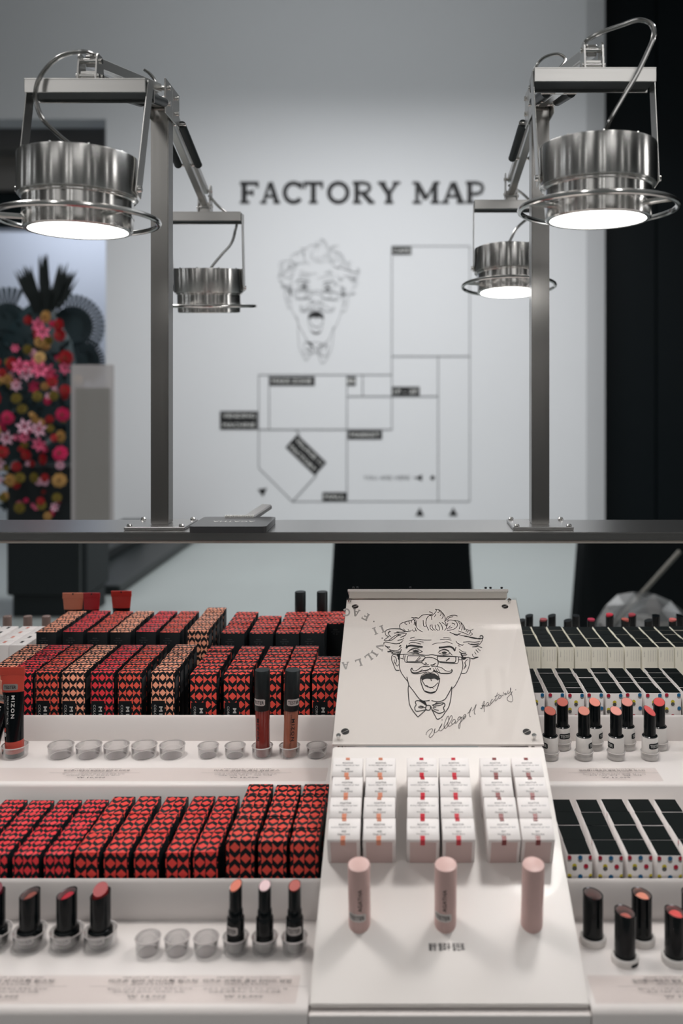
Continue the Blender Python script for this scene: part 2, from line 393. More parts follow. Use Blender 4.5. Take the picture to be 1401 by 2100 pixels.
# map graphics on the wall: a mural painted flat on the wall
YW = 8.497
def wallpt(px, py, off=0): p = W(px, py, 8.5); return (p.x, YW-off, p.z)
def m3(x, y): return (400+x/2.0014, 340+y/2.0014)   # coordinates measured on an enlargement of the mural
mural = thing('wall_map_mural', 'black line map painted on the white wall under the words FACTORY MAP', 'mural', (0, YW, 0))
mural.location = (0, 0, 0)
def wall_rib(mb, pts, w_, m, off=0, closed=False):
    v, f = ribbon(pts, w_, closed); mb.add([wallpt(p[0], p[1], off) for p in v], f, m)
mb = MB()
LINES = [[(808, 330), (1128, 330), (1128, 1378), (400, 1378), (262, 1240), (262, 858), (806, 858)], [(808, 330), (808, 1082)], [(808, 782), (1128, 782)],
  [(998, 782), (998, 1378)], [(628, 946), (998, 946)], [(305, 858), (305, 1082)], [(262, 1082), (808, 1082)], [(624, 858), (624, 1378)],
  [(688, 858), (688, 945)], [(400, 1378), (500, 1268)], [(415, 1083), (432, 1105)]]
k = 0
for ln in LINES:
    for i in range(len(ln)-1): wall_rib(mb, [m3(*ln[i]), m3(*ln[i+1])], 1.7, line_ink, .0004*k); k += 1
mb.obj('map_lines', mural, smooth=False)
mb = MB(); X0 = {'F': 185, 'A': 270, 'C': 362, 'T': 445, 'O': 535, 'R': 648, 'Y': 750, ' ': 0}
LET = [('F', 185, 262), ('A', 268, 350), ('C', 362, 445), ('T', 446, 526), ('O', 543, 634), ('R', 648, 738), ('Y', 750, 843), ('M', 893, 1004), ('A', 1010, 1108), ('P', 1112, 1190)]
for j, (ch, a, b) in enumerate(LET):
    wd, st = serif_letter(ch)
    mb = MB()
    for v, f, kk in st:
        mb.add([wallpt(*m3(a+p[0]/wd*(b-a), 155-p[1]*89), .0005*kk) for p in v], f, black_ink)
    mb.obj('title_letter', mural, smooth=False)
def map_sign(x0, y0, x1, y1, txts, rot=None):
    mb = MB()
    if rot:
        q = [wallpt(*m3(*p), .003) for p in rot]
        mb.add(q, [(0, 1, 2, 3)], black_ink)
        o, ux, uy = Vector(rot[0]), Vector(rot[1])-Vector(rot[0]), Vector(rot[3])-Vector(rot[0])
        loc = lambda u, v_: wallpt(*m3(*(o+ux*u+uy*v_)), .006)
        asp = ux.length/uy.length
    else:
        mb.add([wallpt(*m3(*p), .003) for p in ((x0, y0), (x1, y0), (x1, y1), (x0, y1))], [(0, 1, 2, 3)], black_ink)
        loc = lambda u, v_: wallpt(*m3(x0+u*(x1-x0), y0+v_*(y1-y0)), .006); asp = (x1-x0)/(y1-y0)
    n = len(txts)
    for i, t in enumerate(txts):
        vc = (i+.5)/n
        put_text(mb, t, white_ink, .86, .46/n, fn=lambda x, y: loc(.5+x, vc-y), bold=.01)
    return mb.obj('map_label', mural, smooth=False)
map_sign(808, 332, 888, 365, ['CAFE']); map_sign(303, 865, 492, 902, ['MAKE ZONE']); map_sign(625, 865, 660, 902, ['B'])
map_sign(808, 907, 922, 946, ['1F - 2F']); map_sign(103, 1007, 258, 1082, ['VENDING', 'MACHINE']); map_sign(628, 1085, 768, 1122, ['MARKET'])
map_sign(523, 1340, 622, 1376, ['MALL']); map_sign(0, 0, 0, 0, ['VILLAGE 11', 'FACTORY'], rot=[(420, 1102), (540, 1218), (492, 1270), (372, 1155)])
mb = MB()
put_text(mb, 'YOU ARE HERE', line_ink, 190, 17, fn=lambda x, y: wallpt(*m3(786+x, 1280-y), .001))
wall_rib(mb, [m3(895, 1280), m3(930, 1280)], 1.5, black_ink, .002)
mb.obj('map_note', mural, smooth=False)
for tri in ([(905, 1280), (932, 1267), (932, 1293)], [(258, 1328), (296, 1322), (280, 1357)], [(923, 1402), (940, 1436), (905, 1436)], [(1060, 1402), (1078, 1436), (1042, 1436)]):
    mb = MB(); mb.add([wallpt(*m3(*p), .003) for p in tri], [(0, 1, 2)], black_ink); mb.obj('entrance_arrow', mural, smooth=False)
mb = MB()
mb.add([wallpt(*m3(975+9*math.cos(t*PI/6), 1280+9*math.sin(t*PI/6)), .003) for t in range(12)], [tuple(range(12))], black_ink)
mb.obj('map_dot', mural, smooth=False)

# ------------------------------------------------------------------ the shop emblem: strokes traced on an enlargement (x 0..1401, y 0..1457)
EMB = [ # (width, [points]) ; closed curves repeat their first point
 (6, [(335,640),(330,740),(345,820),(380,880),(430,945),(440,985)]), (7, [(440,985),(500,1060),(560,1140),(610,1165),(680,1158)]), (7, [(418,888),(432,950),(440,985),(432,1030),(448,1200),(490,1280),(545,1350)]),
 (7, [(545,1350),(590,1310),(632,1272)]), (6, [(1045,665),(1062,760),(1040,850),(1000,940),(965,1000),(935,1022)]), (7, [(935,1000),(918,1040),(880,1110),(850,1150),(780,1175),(700,1160)]),
 (7, [(935,1000),(930,1080),(905,1220),(855,1300),(820,1350),(768,1375),(740,1330),(705,1265)]),
 # ears
 (6, [(330,650),(290,632),(250,640),(243,690),(262,740),(285,800),(300,812),(332,812)]), (5, [(262,655),(285,660),(300,700),(290,740),(310,765),(322,745)]), (5, [(275,690),(272,712),(285,735)]),
 (6, [(1065,690),(1100,668),(1140,670),(1140,730),(1128,780),(1100,840),(1060,850),(1045,845)]), (5, [(1120,690),(1095,705),(1085,740),(1100,760),(1070,800)]), (5, [(1082,720),(1092,750),(1080,780)]),
 # glasses
 (5, [(335,632),(500,625),(640,640),(700,632),(760,640),(900,648),(1050,662)]), (5, [(340,672),(385,685)]), (5, [(385,632),(372,680)]), (5, [(400,640),(392,690),(402,718),(440,722),(590,725)]), (6, [(430,645),(420,700),(435,715),(590,705),(612,690),(615,650),(430,645)]),
 (5, [(515,712),(565,655)]), (5, [(530,712),(580,665)]), (6, [(765,655),(770,690),(800,712),(940,722),(975,715),(980,670),(960,655),(765,655)]), (5, [(790,722),(960,735),(1005,725),(1012,680),(1010,655)]), (9, [(870,705),(910,672)]), (5, [(1010,690),(1048,690)]),
 # nose
 (6, [(605,738),(590,718),(605,690),(640,668),(700,665),(760,690),(778,720),(770,760),(748,768)]), (6, [(605,738),(640,750),(670,748)]), (8, [(625,728),(650,735)]), (8, [(690,752),(720,750),(748,732)]), (5, [(605,765),(640,768),(680,768)]), (5, [(700,768),(745,765)]),
 # moustache
 (8, [(480,785),(465,800),(468,825),(490,840),(540,838),(590,820),(650,812),(672,802)]), (5, [(480,785),(485,808),(510,820),(545,805),(585,775),(640,765)]), (5, [(470,838),(500,852),(560,850),(640,830)]),
 (5, [(760,768),(820,785),(860,815),(900,825),(930,815),(935,800)]), (8, [(930,800),(940,820),(915,845),(860,850),(800,845),(760,825),(720,815)]), (12, [(675,795),(695,798)]), (4, [(720,790),(750,830)]), (4, [(740,780),(775,835)]), (4, [(765,785),(800,840)]), (4, [(560,830),(600,800)]),
 # mouth
 (7, [(575,900),(580,950),(600,1010),(625,1055),(690,1075),(745,1060),(775,1000),(792,930),(795,900)]), (5, [(660,830),(690,842),(720,830),(745,832),(770,850),(790,890)]), (5, [(655,832),(620,852),(588,875),(575,900)]), (6, [(590,925),(620,975),(640,995),(700,1010),(740,990),(775,955)]),
 (4, [(625,990),(650,985),(655,1010)]), (4, [(685,1020),(700,1005),(725,1025)]), (12, [(625,1052),(690,1072),(745,1058)]), (7, [(700,938),(692,905)]), (5, [(590,925),(640,905),(690,910),(740,905),(778,930)]),
 # eyes and brows
 (14, [(410,560),(425,540),(460,528),(520,535),(600,545)]), (6, [(410,560),(415,520)]), (5, [(420,608),(470,575),(530,565),(600,600)]), (5, [(440,600),(480,612),(560,612),(590,600)]), (5, [(480,630),(560,622)]), (4, [(440,585),(500,556),(560,556)]),
 (14, [(785,552),(840,548),(910,540),(950,560),(970,592)]), (6, [(970,592),(982,545)]), (5, [(775,608),(820,580),(870,580),(910,608),(940,640)]), (5, [(785,615),(830,628),(890,628),(915,612)]), (4, [(790,590),(850,568),(905,590)]), (9, [(830,642),(890,650)]),
 (5, [(440,510),(470,492),(520,495),(580,512)]), (4, [(450,470),(520,470),(610,490)]), (4, [(505,455),(560,458),(620,465),(700,465)]), (4, [(455,445),(510,430)]), (4, [(708,518),(760,500),(820,498),(880,485),(945,510)]), (4, [(800,460),(870,455),(930,468)]), (4, [(835,440),(880,438),(920,445)]),
 # bow tie
 (7, [(635,1215),(590,1180),(545,1160),(515,1175),(525,1210),(508,1240),(520,1280),(560,1282),(640,1265)]), (6, [(550,1235),(575,1222),(610,1232),(590,1245),(550,1240)]), (6, [(560,1225),(620,1240),(640,1240)]), (8, [(640,1220),(635,1260),(665,1272),(685,1262),(690,1225),(665,1215),(640,1220)]), (6, [(695,1225),(705,1265)]),
 (8, [(705,1215),(770,1195),(840,1188),(855,1215),(838,1245),(848,1285),(790,1308),(745,1290),(700,1262)]), (6, [(720,1225),(800,1215),(840,1195)]), (6, [(715,1240),(755,1238)]), (6, [(715,1252),(750,1268),(785,1272)]), (6, [(610,1168),(650,1215)]), (6, [(765,1180),(715,1220)]), (9, [(560,1160),(620,1170),(640,1210)]), (8, [(575,1165),(610,1180),(635,1212)]),
 # hair outline and locks
 (5, [(340,335),(250,335),(195,345),(168,370),(178,410),(210,425)]), (5, [(210,425),(190,440),(155,468),(205,470),(245,440),(300,405),(350,395),(410,385)]), (5, [(235,365),(210,380),(215,410),(235,425)]), (5, [(222,358),(200,385)]), (5, [(340,335),(335,300),(350,275),(400,255),(470,238),(500,225)]),
 (5, [(160,510),(150,500),(175,488),(240,500),(300,508),(360,490)]), (8, [(172,535),(200,545),(225,545)]), (5, [(165,525),(215,570),(260,585),(320,580),(355,545)]), (9, [(195,600),(230,598),(260,610)]), (5, [(195,600),(240,585),(280,600),(340,600)]), (5, [(240,620),(320,610),(345,598)]), (6, [(355,570),(345,605),(335,640)]), (14, [(305,632),(340,625)]), (13, [(310,650),(330,645)]), (12, [(318,670),(330,690)]),
 (5, [(200,470),(250,462),(330,400)]), (6, [(345,435),(400,410),(412,385)]), (5, [(310,470),(370,455),(380,440)]), (5, [(330,510),(375,470)]), (9, [(330,540),(352,525)]), (5, [(300,420),(350,408)]), (5, [(270,385),(330,378)]), (5, [(300,370),(350,375),(395,372)]),
 (7, [(340,335),(370,350),(395,365),(440,365)]), (5, [(380,335),(400,360),(418,368)]), (5, [(430,340),(450,365),(470,352)]), (5, [(480,345),(500,365),(520,348)]), (5, [(510,320),(530,365)]), (5, [(400,262),(395,275),(420,290)]), (5, [(440,250),(450,280)]), (5, [(470,235),(470,265)]), (7, [(490,215),(520,208),(555,215)]), (7, [(500,230),(515,260),(520,300)]), (6, [(515,228),(500,290)]), (5, [(470,205),(510,210)]),
 (5, [(530,240),(525,300),(545,340),(600,372)]), (5, [(555,215),(590,182),(640,170),(700,175)]), (5, [(675,140),(708,150),(705,170),(690,190)]), (5, [(700,175),(660,195),(640,240),(640,290),(670,355)]), (5, [(605,235),(610,300),(635,310)]), (5, [(690,290),(685,330),(720,355)]), (5, [(705,285),(715,330),(745,355)]), (5, [(740,290),(755,340),(780,355)]), (5, [(770,280),(790,320),(790,355)]), (5, [(790,260),(820,300),(830,350)]), (5, [(820,262),(860,290),(875,320),(850,355)]),
 (5, [(700,200),(715,175),(745,150),(758,120),(740,110)]), (5, [(745,115),(790,118),(820,145),(845,175),(860,220),(850,255)]), (5, [(770,150),(795,135),(780,118)]), (5, [(800,185),(812,165),(805,130)]), (5, [(820,220),(835,190),(825,150)]), (5, [(735,200),(750,170)]), (5, [(700,200),(705,235)]), (5, [(860,255),(870,285),(880,300),(890,270)]),
 (5, [(865,250),(880,205),(920,185),(970,180),(1000,190)]), (5, [(885,240),(900,210),(950,195)]), (5, [(885,255),(905,235),(950,238),(985,255),(1000,290),(985,320),(945,345),(880,355)]), (5, [(935,270),(965,278),(965,295)]), (5, [(950,238),(1020,250),(1060,285),(1080,320),(1085,350)]), (5, [(1010,255),(1030,290),(1020,340)]), (5, [(1040,270),(1055,310),(1045,355)]), (5, [(1070,300),(1075,350)]), (5, [(905,330),(940,320)]), (5, [(880,340),(920,300)]),
 (5, [(1090,335),(1105,350),(1095,370)]), (5, [(1110,340),(1125,355),(1110,380)]), (5, [(1135,350),(1150,370),(1130,400)]), (5, [(1145,355),(1175,345),(1180,335)]), (5, [(1160,380),(1170,400),(1140,415)]), (5, [(910,375),(960,395),(1000,400),(1040,382)]), (5, [(940,385),(975,408),(1005,412)]), (5, [(1010,400),(1060,415),(1110,420)]), (5, [(1010,360),(1080,385),(1130,410)]),
 (8, [(1255,425),(1275,412),(1295,430),(1280,448),(1250,452),(1170,435),(1080,420)]), (5, [(1295,435),(1280,480),(1240,525),(1170,545)]), (5, [(1135,435),(1210,448),(1270,440)]), (5, [(1065,490),(1130,485),(1200,490),(1260,480)]), (5, [(1000,500),(1040,520),(1075,520)]), (5, [(980,475),(1010,510),(1060,528)]), (5, [(1150,510),(1210,512),(1250,500)]), (5, [(1170,545),(1240,540),(1280,552)]), (5, [(1230,560),(1265,590)]), (6, [(1210,575),(1240,610)]), (5, [(1195,600),(1215,630)]),
 (5, [(1020,570),(1060,600),(1100,605)]), (9, [(1020,598),(1050,620),(1100,622)]), (5, [(1050,640),(1090,640),(1110,630)]), (5, [(1170,625),(1185,660),(1240,660)]), (6, [(1145,670),(1180,680),(1215,670),(1240,660)]), (5, [(1120,500),(1170,520),(1240,520)]), (12, [(1040,625),(1060,660)]), (12, [(1060,668),(1100,668)]), (5, [(1005,530),(1035,535)]),
]
FILL = [[(575,900),(590,880),(640,850),(690,845),(735,850),(780,880),(795,900),(785,925),(740,905),(690,912),(640,905),(590,922)],
        [(480,590),(520,575),(560,590),(545,605),(500,606)], [(815,605),(850,595),(880,606),(870,622),(830,622)],
        [(300,632),(342,620),(335,650),(330,695),(312,660)], [(1040,660),(1110,665),(1085,690),(1060,692)],
        [(625,1045),(690,1066),(745,1050),(735,1068),(690,1080),(645,1070)], [(560,1158),(612,1166),(650,1218),(635,1215)]]
def emblem(mb, fn, m, wk=1.0, m_fill=None):
    for n, (wd, pts) in enumerate(EMB):
        P = smooth2([(p[0], p[1]) for p in pts], 3)
        v, f = ribbon(P, wd*wk); mb.add([fn(p[0], p[1]) for p in v], f, m)
    for pl in FILL: mb.add([fn(*p) for p in pl], [tuple(range(len(pl)))], m_fill or m)
# on the wall it is a taller, thinner-lined drawing
mb = MB()
emblem(mb, lambda x, y: wallpt(570+(x-150)/1150*168, 490+(y-110)/1265*255, .001), thin_ink, .95, black_ink)
mb.obj('emblem_drawing', mural, smooth=False)

# ------------------------------------------------------------------ things between the counter and the wall
# flower wreath stand
leafm = mat('dark_teal_leaf', (.012, .028, .034), .5); fanm = mat('slate_fan_leaf', (.022, .038, .048), .6)
plume = mat('black_green_plume', (.008, .014, .014), .7)
fl = thing('flower_wreath_stand', 'tall wreath stand of pink lilies and gold flowers with dark fan leaves', 'flowers', (W(100, 0, 5.5).x, 5.5, 0))
fx = fl.location.x
def FP(cx, cy, Y=5.45): p = W(cx/3, 450+cy/3, Y); return (p.x-fx, p.y-5.5, p.z)
a = W(50, 1116, 5.55); b = W(178, 1250, 5.3)
MB().box(a.x-fx, W(178, 0, 5.3).x-fx, -.2, .2, .14, .95, mat('black_plinth', (.004, .008, .010), .6), .01).obj('plinth', fl, smooth=False)
MB().box(a.x-fx+.02, W(178, 0, 5.3).x-fx-.01, -.16, .16, 0, .14, mat('black_plinth', ()), .005).obj('foot', fl, smooth=False)
bk = MB()
bk.lathe([(.02, 0), (.27, .02), (.33, .4), (.25, .8), (.13, 1.0), (.02, 1.08)], leafm, 20, Matrix.Translation((FP(165, 0)[0], .12, .93)), sy=.35)
rr = random.Random(3)
for i in range(260):
    cx = rr.uniform(-90, 430); cy = rr.uniform(600, 1840)
    p = Vector(FP(cx, cy, 5.4+rr.uniform(-.06, .06))); d = Vector((rr.uniform(-1, 1), rr.uniform(-.8, -.1), rr.uniform(-.4, 1))).normalized(); L = rr.uniform(.05, .11)
    s_ = d.cross(Vector((0, 1, .3))).normalized()*L*.22
    bk.add([p, p+d*L*.5+s_, p+d*L, p+d*L*.5-s_], [(0, 1, 2, 3)], leafm)
o = bk.obj('foliage', fl); o['kind'] = 'stuff'
def fan(cx, cy, r_, a0, a1, n=22):
    c = Vector(FP(cx, cy, 5.6)); mb = MB(); 
    for i in range(n):
        t = math.radians(a0+(a1-a0)*i/(n-1)); dt = math.radians((a1-a0)/(n-1))*.38
        q = lambda rr_, tt, yy: c+Vector((rr_*math.cos(tt), yy, rr_*math.sin(tt)))
        mb.add([q(.03, t, 0), q(r_, t-dt, .012), q(r_*1.03, t, -.012), q(r_, t+dt, .012), q(r_*.5, t, -.014)], [(0, 1, 4), (1, 2, 4), (2, 3, 4), (3, 0, 4)], fanm)
    mb.lathe([(.135, -.006), (.135, .006)], leafm, 20, Matrix.Translation(c) @ Matrix.Rotation(PI/2, 4, 'X'))
    return mb.obj('fan_leaf', fl, smooth=False)
fan(445, 660, .21, -80, 110); fan(50, 640, .235, 70, 270); fan(490, 880, .165, -60, 90, 20); fan(-30, 850, .19, 90, 270, 20)
for (x0, y0, x1, y1, n) in ((270, 570, 262, 210, 34), (240, 570, 165, 280, 22), (225, 570, 105, 300, 14), (330, 570, 390, 265, 24), (350, 570, 455, 300, 12), (290, 590, 300, 380, 26), (230, 590, 215, 400, 22)):
    mb = MB()
    for i in range(n):
        p = Vector(FP(x0+rr.uniform(-25, 25), y0, 5.5)); q = Vector(FP(x1+rr.uniform(-32, 32), y1+rr.uniform(-10, 70), 5.5+rr.uniform(-.06, .06)))
        d = (q-p); s_ = d.cross(Vector((0, 1, 0))).normalized()*.014; mid = p+d*.5
        mb.add([p, mid+s_, q, mid-s_], [(0, 1, 2, 3)], plume)
    mb.obj('plume_leaf', fl, smooth=False)
FM = {'pink': mat('pink_lily', srgb(240, 110, 150), .6), 'pale': mat('pale_pink_lily', srgb(235, 185, 205), .6), 'mag': mat('magenta_petal', srgb(205, 30, 90), .6), 'red': mat('red_petal', srgb(170, 25, 35), .6),
      'gold': mat('gold_petal', srgb(188, 146, 84), .6), 'cream': mat('cream_petal', srgb(225, 190, 130), .6), 'olive': mat('olive_petal', srgb(120, 105, 35), .7), 'core': mat('flower_core', srgb(90, 55, 20), .7)}
def flower_mesh(kind, col):
    mb = MB()
    if kind == 'lily':
        for i in range(6):
            t = i*PI/3; d = Vector((math.cos(t), 0, math.sin(t))); s_ = Vector((-d.z, 0, d.x))
            mb.add([d*.15+Vector((0, .1, 0)), d*.55+s_*.26+Vector((0, -.18, 0)), d*1.1+Vector((0, -.05, 0)), d*.55-s_*.26+Vector((0, -.18, 0)), d*.55+Vector((0, -.02, 0))], [(0, 1, 4), (1, 2, 4), (2, 3, 4), (3, 0, 4)], FM[col])
        mb.lathe([(.14, 0), (.1, .25), (.0, .3)], FM['mag'], 8, Matrix.Rotation(PI/2, 4, 'X'), cap1=False)
    else:
        for lay, (rad, n, y) in enumerate(((1, 9, .05), (.72, 8, -.12), (.45, 6, -.26))):
            for i in range(n):
                t = 2*PI*(i+.5*lay)/n; d = Vector((math.cos(t), 0, math.sin(t))); s_ = Vector((-d.z, 0, d.x))
                mb.add([Vector((0, y, 0)), d*rad*.75+s_*rad*.36+Vector((0, y-.1, 0)), d*rad+Vector((0, y, 0)), d*rad*.75-s_*rad*.36+Vector((0, y-.1, 0))], [(0, 1, 2, 3)], FM[col])
        mb.lathe([(.24, 0), (.2, .34), (.0, .38)], FM['core'], 8, Matrix.Rotation(PI/2, 4, 'X'), cap1=False)
    return mb
FMESH = {}
FLW = [('rose','gold',280,600,42),('lily','pink',235,650,45),('lily','pink',262,692,45),('rose','red',360,650,42),('rose','red',368,712,40),('rose','gold',245,755,36),('rose','cream',245,850,42),('rose','red',405,850,48),
 ('lily','pink',122,905,52),('lily','pink',200,905,55),('lily','pale',160,945,50),('lily','pink',245,925,52),('lily','pink',305,935,50),('lily','mag',322,970,42),('lily','pink',400,915,42),('rose','red',72,890,45),('rose','gold',50,985,36),('lily','pale',100,1022,36),
 ('lily','mag',210,1030,42),('rose','red',400,1050,36),('rose','olive',330,1085,32),('rose','olive',230,1090,32),('rose','olive',100,1100,34),('rose','olive',135,1165,32),('rose','mag',45,1222,42),('rose','mag',385,1200,46),('rose','gold',210,1225,32),
 ('lily','pale',150,1275,48),('lily','pale',240,1290,50),('lily','pale',40,1345,46),('rose','gold',372,1335,42),('lily','pink',240,1385,46),('rose','red',160,1450,36),('rose','mag',370,1440,50),('rose','red',10,1430,42),('rose','red',262,1475,38),('rose','gold',365,1605,46),
 ('rose','olive',210,1590,34),('rose','gold',60,1605,42),('rose','olive',120,1590,34),('rose','gold',30,1700,28),('rose','olive',350,1712,30),('rose','olive',120,1775,36),('rose','olive',255,1760,30),('rose','red',305,1230,28),('lily','pink',150,1340,36),('rose','red',-30,1100,45),
 ('rose','gold',-40,1300,42),('lily','pink',-30,950,42),('rose','red',170,620,30),('lily','pale',-10,1500,40),('rose','olive',170,800,32),('rose','red',320,1000,34),('rose','mag',-50,1600,38),('rose','red',100,1520,32),('rose','cream',480,985,30)]
for i in range(70):
    cy_ = rr.uniform(640, 1830); hw_ = 60 if cy_ < 780 else 210
    FLW.insert(0, ('rose' if i % 4 else 'lily', ['olive', 'red', 'gold', 'olive', 'red', 'pale', 'mag'][i % 7] if i % 4 else ['mag', 'pale', 'pink'][i % 3], (270 if cy_ < 780 else 190)+rr.uniform(-hw_, hw_), cy_, rr.uniform(16, 30)))
for kind, col, cx, cy, sz in FLW:
    nm = {'lily': 'lily', 'rose': 'gerbera'}[kind]
    if (kind, col) not in FMESH:
        o = flower_mesh(kind, col).obj(nm, fl, smooth=False); FMESH[(kind, col)] = o
        o['label'] = f"{ {'pink':'pink','pale':'pale pink','mag':'magenta','red':'deep red','gold':'golden','cream':'cream','olive':'olive'}[col]} {'lily' if kind=='lily' else 'round flower'}"
    else:
        o = FMESH[(kind, col)].copy(); C.objects.link(o)
    s_ = sz/3/F*5.35; p = FP(cx, cy, 5.22+rr.uniform(-.04, .05)+(.05 if sz < 31 else 0))
    o.location = p; o.scale = (s_, s_, s_); o.rotation_euler = (rr.uniform(-.3, .3), rr.uniform(0, 2), rr.uniform(-.3, .3))

# translucent panel standing on a thin black post in front of the flowers
p0 = W(190, 1000, 4.9); st = thing('acrylic_info_stand', 'grey translucent acrylic stand beside the flower wreath', 'stand', (p0.x, 4.9, 0))
x0 = W(146, 0, 4.9).x-p0.x; x1 = W(234, 0, 4.9).x-p0.x; zt = W(0, 748, 4.9).z; zb = W(0, 1100, 4.9).z
fr = mat('smoked_acrylic', srgb(205, 200, 200), .3, alpha=.6); pn = mat('smoked_acrylic_panel', srgb(165, 162, 158), .3, alpha=.7)
MB().box(x0, x1, -.006, .006, zb, zt, fr, .005, seg=2).obj('panel', st)
MB().box(x0+.03, x1-.02, -.014, -.007, zb+.01, W(0, 795, 4.9).z, pn, .002).obj('poster_pocket', st)
mb = MB(); mb.box(-.09, -.07, -.01, .01, 0, zb+.02, blk_matte); mb.box(-.2, 0, -.1, .1, 0, .012, blk_matte, .003); mb.obj('post', st, smooth=False)
# long low black platform running back beside the left wall, with its boxes
pf = thing('low_black_platform', 'long low black platform running back along the floor at left', 'platform', (-2.3, 7.0, 0))
MB().box(-.34, .33, -1.1, 1.4, 0, .07, blk_matte, .01).obj('platform_base', pf, smooth=False)
MB().box(-.34, -.05, -1.0, 1.3, .07, .16, blk_matte, .01).obj('platform_step', pf, smooth=False)
for i, (bx, by) in enumerate(((-2.47, 6.75), (-2.45, 7.55))):
    mb = MB(); mb.box(-.09, .09, -.14, .14, 0, .11, mat('charcoal_box', srgb(62, 66, 68), .6), .008); mb.box(-.092, .092, -.142, .142, .08, .085, blk_matte)
    tag(mb.obj('storage_box', None, (bx, by, .16)), ('nearer' if i == 0 else 'farther')+' charcoal box lying on the low black platform', 'box', 'boxes on the black platform')
# black cloth tables
def cloth_table(xa, xb, Y, top, label, name='draped_table', seed=1, flare=.03):
    r_ = random.Random(seed); cxp = (xa+xb)/2; hw = (xb-xa)/2; dp = .24
    o = thing(name, label, 'table', (cxp, Y, 0)); mb = MB(); n = 96; lv = 9; vs_ = []; fs = []
    ph = [r_.uniform(0, 6) for _ in range(4)]
    for j in range(lv+1):
        t = j/lv; z = top*(1-t)+.004*t
        for i in range(n):
            a = 2*PI*i/n; c, s_ = math.cos(a), math.sin(a); e = 5
            k = (abs(c)**e+abs(s_)**e)**(-1/e)
            wv = (flare*t)*(1+.7*math.sin(9*a+ph[0])+.5*math.sin(17*a+ph[1]))
            vs_.append(((hw*k+wv)*c, (dp*k+wv)*s_, z))
    for j in range(lv):
        for i in range(n): k = (i+1) % n; fs.append((j*n+i, (j+1)*n+i, (j+1)*n+k, j*n+k))
    mb.add(vs_, fs, blk_cloth); mb.add([Vector(v)*1 for v in vs_[:n]], [tuple(range(n))], blk_cloth)
    mb.obj('table_cloth', o); return o
cloth_table(W(681, 0, 4.5).x, W(968, 0, 4.5).x, 4.72, .645, 'table draped in black cloth behind the white stand', seed=4, flare=.022)
cloth_table(W(1204, 0, 4.6).x+.02, 2.6, 4.85, .625, 'table draped in black cloth behind the lipsticks at right', seed=8, flare=.025)
# steel rod and a plastic-wrapped bundle on the right
p = W(1395, 1130, 4.1); q = W(1255, 1285, 4.1)
rod = thing('leaning_rod', 'thin grey metal rod leaning in front of the black table', 'rod', (q.x, q.y, 0))
top = Vector((p.x-q.x, p.y-q.y, p.z)); bot = Vector((q.x-q.x, 0, q.z)); dd = (bot-top); foot = top+dd*(top.z/(top.z-bot.z)) if abs(top.z-bot.z) > 1e-3 else bot
MB().cyl(foot, top, .011, mat('rod_metal', srgb(120, 118, 112), .35, .6)).obj('rod_tube', rod)
MB().cyl(foot, foot+(top-foot)*.02, .016, blk_matte).obj('rubber_foot', rod)
bundle = thing('plastic_wrapped_bundle', 'bundle wrapped in crinkled clear plastic at the right edge', 'bundle', (W(1350, 0, 3.1).x, 3.25, 0))
def crumple(r, sc, seed, m, z):
    bm = bmesh.new(); bmesh.ops.create_icosphere(bm, subdivisions=3, radius=r); r_ = random.Random(seed)
    for v in bm.verts: v.co *= 1+r_.uniform(-.09, .09); v.co.x *= sc[0]; v.co.y *= sc[1]; v.co.z *= sc[2]; v.co.z += z
    mb = MB(); bm.verts.index_update(); mb.add([tuple(v.co) for v in bm.verts], [[v.index for v in f.verts] for f in bm.faces], m); bm.free(); return mb
crumple(.17, (1, .8, 1.1), 2, mat('grey_wrapping', srgb(98, 98, 94), .3), .36).obj('wrapped_goods', bundle, smooth=False)
crumple(.205, (1, .85, 1.15), 5, clear('crinkled_plastic', (.85, .85, .85), .4, .35, .05, .4), .40).obj('plastic_wrap', bundle, smooth=False)
crumple(.14, (1.2, .9, .85), 9, mat('dark_wrapping', srgb(60, 60, 58), .35), .12).obj('wrapped_base', bundle, smooth=False)

# ------------------------------------------------------------------ the counter: stepped white acrylic trays, mirrored about its middle
YC = 1.145                      # middle line of the island
Z1, Z2 = E-.4665, E-.405        # lower and upper tray levels
TR1, TR2 = E-.520, E-.448       # floors of the sunk box troughs
SXL, SXR = -.0729, .1412        # sides of the white stand between the two tray units
half = [(.645, .70), (.645, Z1-.004), (.649, Z1), (.755, Z1), (.755, E-.4335), (.7575, E-.431), (.7605, E-.4325), (.7610, TR1), (.8830, TR1), (.8830, Z2-.003), (.8860, Z2), (.993, Z2),
        (.993, E-.378), (.9955, E-.3757), (.9985, E-.377), (.999, TR2), (YC, TR2)]
prof = half+[(2*YC-y, z) for y, z in half[::-1][1:]]
def tray_unit(x0, x1, label):
    o = thing('stepped_display_unit', label, 'display', ((x0+x1)/2, YC, 0)); cx_ = (x0+x1)/2
    P = prof+[(2*YC-.645, .70)]
    mb = MB(); n = len(prof); vs_ = [(x0-cx_, y-YC, z) for y, z in prof]+[(x1-cx_, y-YC, z) for y, z in prof]
    fs = [(i, i+n, i+1+n, i+1) for i in range(n-1)]+[(0, n-1, 2*n-1, n)]
    fs += [tuple(range(n)), tuple(range(n, 2*n))[::-1]]
    mb.add(vs_, fs, white_ac); body = mb.obj('tray_body', o, ang=50)
    return o
XL, XR = -1.15, .95
unitL = tray_unit(XL, SXL-.0006, 'white stepped display unit left of the sloping stand')
unitR = tray_unit(SXR+.0006, XR, 'white stepped display unit right of the sloping stand')
